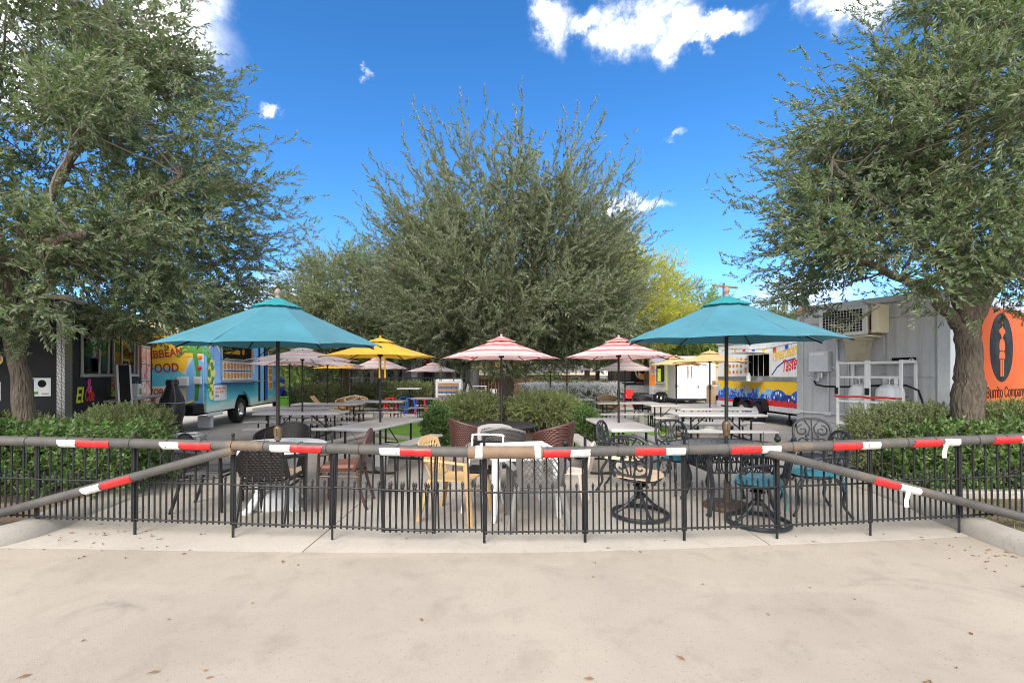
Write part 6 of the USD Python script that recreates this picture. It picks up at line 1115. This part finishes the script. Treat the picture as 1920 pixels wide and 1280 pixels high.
# white box trailer with a small door, on wheels
wy = 24.0; wx0, wx1 = PT(1268,wy), PT(1342,wy)
wb = thing('box_trailer', 'plain white box trailer with a small grey door outline', 'trailer', (wx0,wy,0)); Lw = wx1-wx0
m_white_b = flat('off_white_paint',(.50,.505,.51),.5,streak=((.36,.35,.33),.4)); b = MB(); b.rbox(0,Lw,0,4,.28,2.55,.03); part(wb,'body',b,m_white_b); b = MB(); b.rbox(Lw*.0,Lw,-.02,-.002,.20,.30,.005); part(wb,'bottom_rail',b,m_dark)
b = MB(); [b.box(Lw*x,Lw*x+.012,-.006,-.001,.3,2.55) for x in (.28,.52,.80)]; part(wb,'panel_seam',b,flat('seam_grey',(.25,.25,.25),.6))
b = MB(); b.rbox(Lw*.52,Lw*.66,-.02,-.0065,.3,1.66,.004); dr = part(wb,'door',b,m_lgrey); b = MB(); b.rbox(Lw*.535,Lw*.645,-.026,-.0205,.33,1.62,.003); part(dr,'door_leaf',b,m_white_b); b = MB(); b.rbox(Lw*.54,Lw*.56,-.05,-.0265,.85,1.0,.004); part(dr,'handle',b,m_dark)
b = MB(); b.tube([(Lw*.86,-.06,.3),(Lw*.86,-.06,.75)],.05,8); part(wb,'jack',b,m_dark); wheel(wb,Lw*.3,.2,.28,.2); wheel(wb,Lw*.9,.2,.28,.2)
# chrome food trailer with yellow-green panel, black trailer left of it
cy = 25.5; cx0, cx1 = PT(1217,cy), PT(1268,cy); Lc = cx1-cx0
cf = thing('food_trailer', 'small food trailer with a yellow-green upright panel and open hatch, far back', 'food trailer', (cx0,cy,0), -.08)
b = MB(); b.rbox(0,Lc,0,2.2,.45,2.5,.03); part(cf,'body',b,m_steel); b = MB(); b.rbox(Lc*.62,Lc*.78,-.03,-.002,.35,2.35,.005); part(cf,'lime_panel',b,m_lime); b = MB(); b.box(Lc*.26,Lc*.55,-.012,-.002,1.15,2.15); part(cf,'hatch_opening',b,m_dark); b = MB(); b.rbox(Lc*.24,Lc*.57,-.35,-.002,1.08,1.13,.005); part(cf,'counter',b,m_steel); b = MB(); b.rbox(Lc*.02,Lc*.22,-.02,-.002,.95,1.6,.005); part(cf,'orange_poster',b,m_flame); b = MB(); b.rbox(Lc*.05,Lc*.2,-.02,-.002,1.65,2.3,.005); part(cf,'food_poster',b,m_food)
b = MB(); b.rbox(Lc*.82,Lc*.97,-.02,-.002,.5,2.3,.005); part(cf,'patterned_panel',b,m_poster); b = MB(); b.box(Lc*.30,Lc*.42,-.018,-.0125,1.2,1.9); part(cf,'yellow_apron',b,m_lime); wheel(cf,Lc*.36,.05,.30,.2); wheel(cf,Lc*.50,.05,.30,.2)
b = MB(); b.rbox(Lc*.18,Lc*.66,-.1,.2,.62,.74,.02); part(cf,'fender',b,m_steel)
ky = 27.0; kx0, kx1 = PT(1150,ky), PT(1222,ky); Lk = kx1-kx0
kf = thing('food_trailer', 'black food trailer with a round emblem, far back beside the yellow-green one', 'food trailer', (kx0,ky,0), -.05)
b = MB(); b.rbox(0,Lk,0,2.2,.55,2.6,.03); part(kf,'body',b,m_black); b = MB(); b.box(Lk*.05,Lk*.45,-.01,-.002,1.2,2.3); part(kf,'hatch_opening',b,m_int); b = MB(); b.rbox(0,Lk,-.02,-.002,.5,.95,.005); part(kf,'steel_skirt',b,m_steel)
em = panel(kf,'round_emblem',Point(Lk*.74,1.72).buffer(.42,24),-.001,m_cream); panel(kf,'emblem_disc',Point(Lk*.74,1.76).buffer(.34,20),-.006,m_blackp); panel(kf,'emblem_disc',Point(Lk*.74,1.72).buffer(.36,20).intersection(sbox(0,1.2,9,1.64)),-.0105,m_flame); panel(kf,'emblem_caption',sbox(Lk*.58,1.05,Lk*.92,1.12),-.001,m_red); b = MB(); b.rbox(Lk*.02,Lk*.5,-.4,-.002,1.1,1.15,.005); part(kf,'counter',b,m_steel)
wheel(kf,Lk*.4,.05,.30,.2)
# web-covered hedge
hy = 19.0; hL, hR = PT(985,hy), PT(1152,hy)
hd = shrub('hedge', 'clipped hedge draped in white artificial cobweb, right of the middle oak', ((hL+hR)/2,hy,.60), ((hR-hL)/2,.7,.58), 2600, m_box_leaf, BOXL, 130, power=6, scale=2.3, z0=.05)
web = thing('cobweb', 'white artificial cobweb stretched over the hedge behind the umbrellas', 'decoration', ((hL+hR)/2,hy,0)); rng = np.random.default_rng(5); W2 = (hR-hL)/2; b = MB()
for k in range(520):
    u = rng.uniform(-1,1)*.98; n_ = 8; s = np.linspace(0,1,n_); ln = rng.uniform(.1,.55)*(1.2 if u < .2 else .8)*rng.uniform(.4,1.3); sw = rng.normal(0,.35); z0_ = 1.22 if rng.random() < .7 else rng.uniform(.7,1.1)
    z = z0_-ln*s**1.3 + (.12*np.sin(s*PI) if rng.random() < .3 else 0); x = u*W2+sw*s+.03*rng.normal(0,1,n_); y = -.52-.24*np.minimum(1,s*3)-rng.uniform(0,.07)+.02*rng.normal(0,1,n_); b.tube(np.c_[x,y,z],rng.uniform(.003,.010),3,caps=False)
for k in range(300):
    u = rng.uniform(-1,1); b.tube(np.c_[u*W2+np.linspace(-.35,.35,6)*rng.uniform(.4,1.2)+rng.normal(0,.05,6), np.full(6,rng.uniform(-.7,.5))+np.linspace(-.2,.2,6)*rng.normal(0,1), 1.19+rng.normal(0,.03,6)],rng.uniform(.004,.014),3,caps=False)
setd(part(web,'strands',b,m_white),kind='stuff')
# slatted cabinet
cy_ = 18.4; cb = thing('cabinet', 'white framed cabinet with a blue and orange slatted front', 'cabinet', (PT(841,cy_),cy_,0)); wv = .51
b = MB(); b.rbox(-wv,wv,0,.6,.02,1.38,.02); part(cb,'body',b,m_lgrey); b = MB(); b.rbox(-wv-.01,-wv+.08,-.04,-.001,.0,1.36,.008); b.rbox(wv-.08,wv+.01,-.04,-.001,.0,1.36,.008); b.rbox(-wv+.081,wv-.081,-.04,-.001,1.22,1.36,.008); b.rbox(-wv+.081,wv-.081,-.04,-.001,.74,.80,.008); b.rbox(-wv+.081,wv-.081,-.04,-.001,.05,.32,.008); part(cb,'frame',b,m_white)
slat = L('slat_print', {'tc': ('texture_coordinate', {}), 'w': ('wave_texture', dict(wave_type='bands', bands_direction='z', profile='sine', scale=1.5, distortion=2.5)), 'r': ('rgb_ramp', dict(ramp=[(0,(.02,.10,.28)),(.45,(.03,.16,.38)),(.55,(.45,.22,.05)),(1,(.55,.28,.06))], interpolate=True)), 'p': ('principled_bsdf', dict(roughness=.5))}, [('tc.object','w.vector'),('w.fac','r.fac'),('r.color','p.base_color')])
for k in range(16): x = -wv+.1+(2*wv-.2)*k/16; b = MB(); b.rbox(x,x+.038,-.018,-.004,.325,1.215,.004); part(cb,'slat',b,slat)
# bottle-shaped bins
def bottle(label, X, Y, h, r):
    t = thing('bottle_bin', label, 'bin', (X,Y,0)); prof = [(0,0),(.72,0),(.86,.02),(.93,.08),(.90,.14),(.80,.2),(.78,.26),(.84,.33),(.98,.42),(1,.47),(1,.56),(.97,.60),(1,.61),(.98,.64),(.88,.70),(.66,.80),(.50,.87),(.45,.90),(.45,.91),(.52,.915),(.52,.975),(.47,.98),(.47,1.0),(0,1.0)]
    n = 48; rows = []
    for i in range(n+1):
        a = i/n*2*PI; rows.append([(q*r*math.cos(a)*(1-(.06*abs(math.sin(a*5)) if z<.30 or .62<z<.86 else 0)), q*r*math.sin(a)*(1-(.06*abs(math.sin(a*5)) if z<.30 or .62<z<.86 else 0)), z*h) for q,z in prof])
    b = MB(); b.grid(rows); part(t,'body',b,flat('glossy_black_'+str(int(Y)),(.018,.018,.02),.28,var=.2),smooth=40); b = MB(); b.lathe([(r*1.005,h*.605),(r*1.02,h*.608),(r*1.005,h*.612)],30); part(t,'band',b,m_lgrey); return t
bottle('tall black bottle-shaped bin behind the galvanized can, before the blue truck', PT(323,11.2), 11.2, 1.44, .265)
bottle('black bottle-shaped bin far back beside the slatted cabinet', PT(878,21), 21, 1.28, .27)
p = G(352,898); gc = thing('trash_can', 'corrugated galvanized can behind the left wicker chair', 'trash can', (*p,0)); rows = [[((.235+.012*math.cos(20*a))*math.cos(a)*(.94+.06*z),(.235+.012*math.cos(20*a))*math.sin(a)*(.94+.06*z),z*.66) for z in np.linspace(0,1,6)] for a in np.linspace(0,2*PI,161)]; b = MB(); b.grid(rows); part(gc,'body',b,flat('galvanized',(.36,.38,.39),.38,metal=.7,dirt=((.2,.2,.2),.4,6)),smooth=40); b = MB(); b.tube([(math.cos(a)*.25,math.sin(a)*.25,.66) for a in np.linspace(0,2*PI,40,endpoint=False)],.012,6,closed=True); part(gc,'rim',b,m_steel)
# bar stools and high table
def stool(label, X, Y, mat):
    t = thing('bar_stool', label, 'stool', (X,Y,0)); b = MB(); b.rbox(-.16,.16,-.16,.16,.62,.66,.02); part(t,'seat',b,mat)
    for sx in (-1,1):
        for sy in (-1,1): b = MB(); b.tube([(sx*.14,sy*.14,.63),(sx*.23,sy*.23,0)],[.032,.024],6); part(t,'leg',b,mat)
    b = MB(); [b.tube([(s0*.19,s1*.19,.25),(s2*.19,s3*.19,.25)],.014,5) for s0,s1,s2,s3 in ((-1,-1,1,-1),(1,-1,1,1),(1,1,-1,1),(-1,1,-1,-1))]; part(t,'foot_rest',b,mat); return t
SR = stool('red bar stool on the left of the high table', PT(744,19), 18.0, m_red); dup(SR,(PT(789,18.2),18.2,0),.1,'red bar stool on the right of the high table')
SB = stool('blue bar stool in the middle, nearer the camera', PT(771,17.8), 17.8, m_blue); dup(SB,(PT(759,19),18.8,0),.2,'blue bar stool behind, between the red one and the other blue one')
ht = thing('high_table', 'small high table between the red and blue stools', 'table', (PT(768,18.5),18.5,0)); b = MB(); b.rbox(-.45,.45,-.3,.3,.98,1.02,.01); part(ht,'tabletop',b,m_lgrey); b = MB(); b.tube([(0,0,.02),(0,0,.98)],.04,10); b.rbox(-.25,.25,-.2,.2,.0,.03,.005); part(ht,'pedestal',b,m_dark)
# rattan and other chairs at the back
TB = tubchair('tan rattan chair on the left of the pair behind the picnic tables', PT(650,15.6), 15.6, math.radians(150), m_wick_t, m_tan, .84, .36)
dup(TB,(PT(668,15.4),15.4,0),math.radians(200),'tan rattan chair on the right of the pair behind the picnic tables'); dup(TB,(PT(1140,16.0),16.0,0),math.radians(170),'tan rattan chair before the right end of the web-covered hedge')
tubchair('dark brown wicker chair behind the picnic table by the chrome trailer', PT(1205,16.0), 16.0, math.radians(200), m_wick_d, m_frame_d, .85, .33)
lc = thing('lounge_chair', 'light wooden lounge chair tilted back behind the left tables', 'chair', (PT(612,15.2),15.2,0), -1.35); b = MB(); b.slab(np.array([[(x,y,z) for y,z in ((-.45,.85),(-.2,.55),(.0,.38),(.5,.36))] for x in (-.28,.28)]),.03); part(lc,'seat',b,m_wood); 
for s in (-1,1): b = MB(); b.tube([(s*.26,.4,.36),(s*.26,.5,0)],.02,6); part(lc,'leg',b,m_wood); b = MB(); b.tube([(s*.26,-.2,.5),(s*.26,-.35,0)],.02,6); part(lc,'leg',b,m_wood)
rs = thing('red_chair', 'red plastic chair before the black food trailer far back', 'chair', (PT(1178,22),22,0), 2.8); b = MB(); b.rbox(-.22,.22,-.2,.2,.42,.45,.01); part(rs,'seat',b,m_red); b = MB(); b.rbox(-.22,.22,-.24,-.2,.45,.85,.01); part(rs,'backrest',b,m_red)
for sx in (-1,1):
    for sy in (-1,1): b = MB(); b.tube([(sx*.2,sy*.18,.43),(sx*.22,sy*.22,0)],.018,6); part(rs,'leg',b,m_red)
# white metal cafe tables and chairs near the porch
def cafe(label, X, Y, rz):
    t = thing('metal_chair', label, 'chair', (X,Y,0), rz); b = MB(); b.rbox(-.2,.2,-.2,.2,.43,.46,.02); part(t,'seat',b,m_lgrey); b = MB(); b.tube([(-.19,-.2,.45),(-.19,-.26,.85),(.19,-.26,.85),(.19,-.2,.45)],.016,6); b.rbox(-.09,.09,-.25,-.235,.5,.85,.004); part(t,'backrest',b,m_lgrey)
    for sx in (-1,1):
        for sy in (-1,1): b = MB(); b.tube([(sx*.18,sy*.18,.44),(sx*.23,sy*.23,0)],.016,6); part(t,'leg',b,m_lgrey)
    return t
C0 = cafe('pale metal chair left of the pale high table, by the far bottle-shaped bin', PT(890,21.5), 21.0, 1.2); dup(C0,(PT(909,21.5),21.2,0),-.6,'pale metal chair right of the pale table by the far bottle-shaped bin'); dup(C0,(PT(920,22.3),22.3,0),2.6,'pale metal chair behind the pale table, next to the middle trunk')
mt = thing('metal_table', 'pale square metal table left of the middle oak trunk', 'table', (PT(899,21.8),21.8,0)); b = MB(); b.rbox(-.35,.35,-.35,.35,1.0,1.03,.01); part(mt,'tabletop',b,m_lgrey)
for sx in (-1,1):
    for sy in (-1,1): b = MB(); b.tube([(sx*.3,sy*.3,1.0),(sx*.33,sy*.33,0)],.02,6); part(mt,'leg',b,m_lgrey)
# tan bin box and trash can by the skyline trailer
ty = 20.5; tbx = thing('bin_enclosure', 'tan rounded bin enclosure left of the white skyline trailer', 'bin', (PT(1345,ty),ty,0)); b = MB(); b.rbox(-.38,.38,-.35,.35,0,1.12,.08); part(tbx,'body',b,m_tan); b = MB(); b.rbox(-.2,.2,-.25,.1,1.122,1.3,.02); part(tbx,'carton',b,m_tan); b = MB(); b.rbox(.02,.34,-.365,-.352,.75,1.0,.005); part(tbx,'pink_print',b,m_pink)
tc_ = thing('trash_can', 'small grey trash can with black liner beside the tan bin enclosure', 'trash can', (PT(1354,ty-.7),ty-.7,0)); b = MB(); b.lathe([(0,0),(.2,0),(.25,.6),(0,.6)],18); part(tc_,'body',b,m_lgrey,smooth=35); b = MB(); b.lathe([(.255,.45),(.26,.62),(.24,.66),(.2,.6)],18); part(tc_,'liner',b,m_blackp,smooth=35)
# utility pole with a cross-arm, and the wire on the right
uy = 42.0; up = thing('utility_pole', 'wooden utility pole cross-arm rising behind the right teal umbrella', 'utility pole', (PT(1357,uy),uy,0)); b = MB(); b.tube([(0,0,0),(0,0,EYE+172*uy/FOC)],[.16,.11],10); part(up,'pole',b,m_bark2); zc = EYE+165*uy/FOC
b = MB(); b.rbox(-1.15,1.25,-.16,-.06,-.09,.09,.02,T(0,0,zc)@RY(.10)); part(up,'cross_arm',b,m_fencew)
for s in (-.95,1.05): b = MB(); b.lathe([(0,0),(.06,0),(.08,.08),(.05,.14),(0,.16)],10,T(s,-.11,zc-.17)); part(up,'insulator',b,m_dark)
ow = thing('overhead_wire', 'dark overhead wire at the right edge, behind the knobbly oak', 'wire', (PT(1600,60),60,0)); b = MB(); s = np.linspace(0,1,20); pa, pc = W(1560,600,60), W(2200,470,40); q = pa+np.outer(s,pc-pa)-np.outer(4*s*(1-s),[0,0,.35]); b.tube(q-[PT(1600,60),60,0],.035,5); part(ow,'cable',b,m_dark)
# overhead light wires near the left umbrella
# fallen leaves and grass
rng = np.random.default_rng(23); m_litter = leaf_mat('dead_leaf', (.16,.07,.025), (.34,.22,.10), (.28,.18,.09), .1); b = MB()
def litter(x, y, z, n_=1):
    M = T(x,y,z+.006) @ RZ(rng.uniform(0,6.3)) @ RX(rng.uniform(-.35,.35)) @ S(rng.uniform(.018,.05),rng.uniform(.008,.018),.05); b.add(LEAF*[1,1,1.8], LEAF_F, M)
for _ in range(70):
    x, y = rng.uniform(-4.2,4.2), rng.uniform(1.6,6.5); litter(x,y,0)
for _ in range(60): litter(rng.uniform(-4.6,-3.0),rng.uniform(4.0,5.4),.0)
for _ in range(40): litter(rng.uniform(3.7,4.3),rng.uniform(3.2,4.4),.0)
for _ in range(150): litter(rng.uniform(-7.5,-5.4),rng.uniform(4.2,5.5),.055)
for _ in range(160): litter(rng.uniform(4.8,7.5),rng.uniform(3.2,6.0),.06)
for px,py in ((60,1265),(1285,1240),(1115,1275),(190,1005),(250,995),(1880,1035),(1900,1043),(140,1000),(530,1052),(300,1260)): x,y = G(px,py); M = T(x,y,.008) @ RZ(rng.uniform(0,6.3)) @ S(.06,.02,.05); b.add(LEAF*[1,1,1.8], LEAF_F, M)
solo('fallen_leaves', b, m_litter, 'dry brown leaves scattered over the concrete and beds', 'leaves', kind='stuff')
b = MB()
for _ in range(5200):
    x, y = rng.uniform(4.75,8.5), rng.uniform(3.0,5.5)
    if meshkit.noise(np.array([x*1.6,y*1.6,0.0]),3) < rng.uniform(.25,.75) or x < np.interp(y,[3,4.2,4.8,5.3],[4.78,4.82,4.95,5.3]): continue
    h = rng.uniform(.03,.09); a = rng.uniform(0,6.3); dx, dy = math.cos(a)*.005, math.sin(a)*.005; lx, ly = rng.normal(0,.03,2); b.add([[x-dx,y-dy,.045],[x+dx,y+dy,.045],[x+lx,y+ly,.045+h]],[[0,1,2]])
solo('grass', b, leaf_mat('grass_blade',(.07,.12,.025),(.24,.22,.09),(.16,.18,.06),.3), 'patchy grass in the bed at the right kerb', 'grass', kind='stuff')
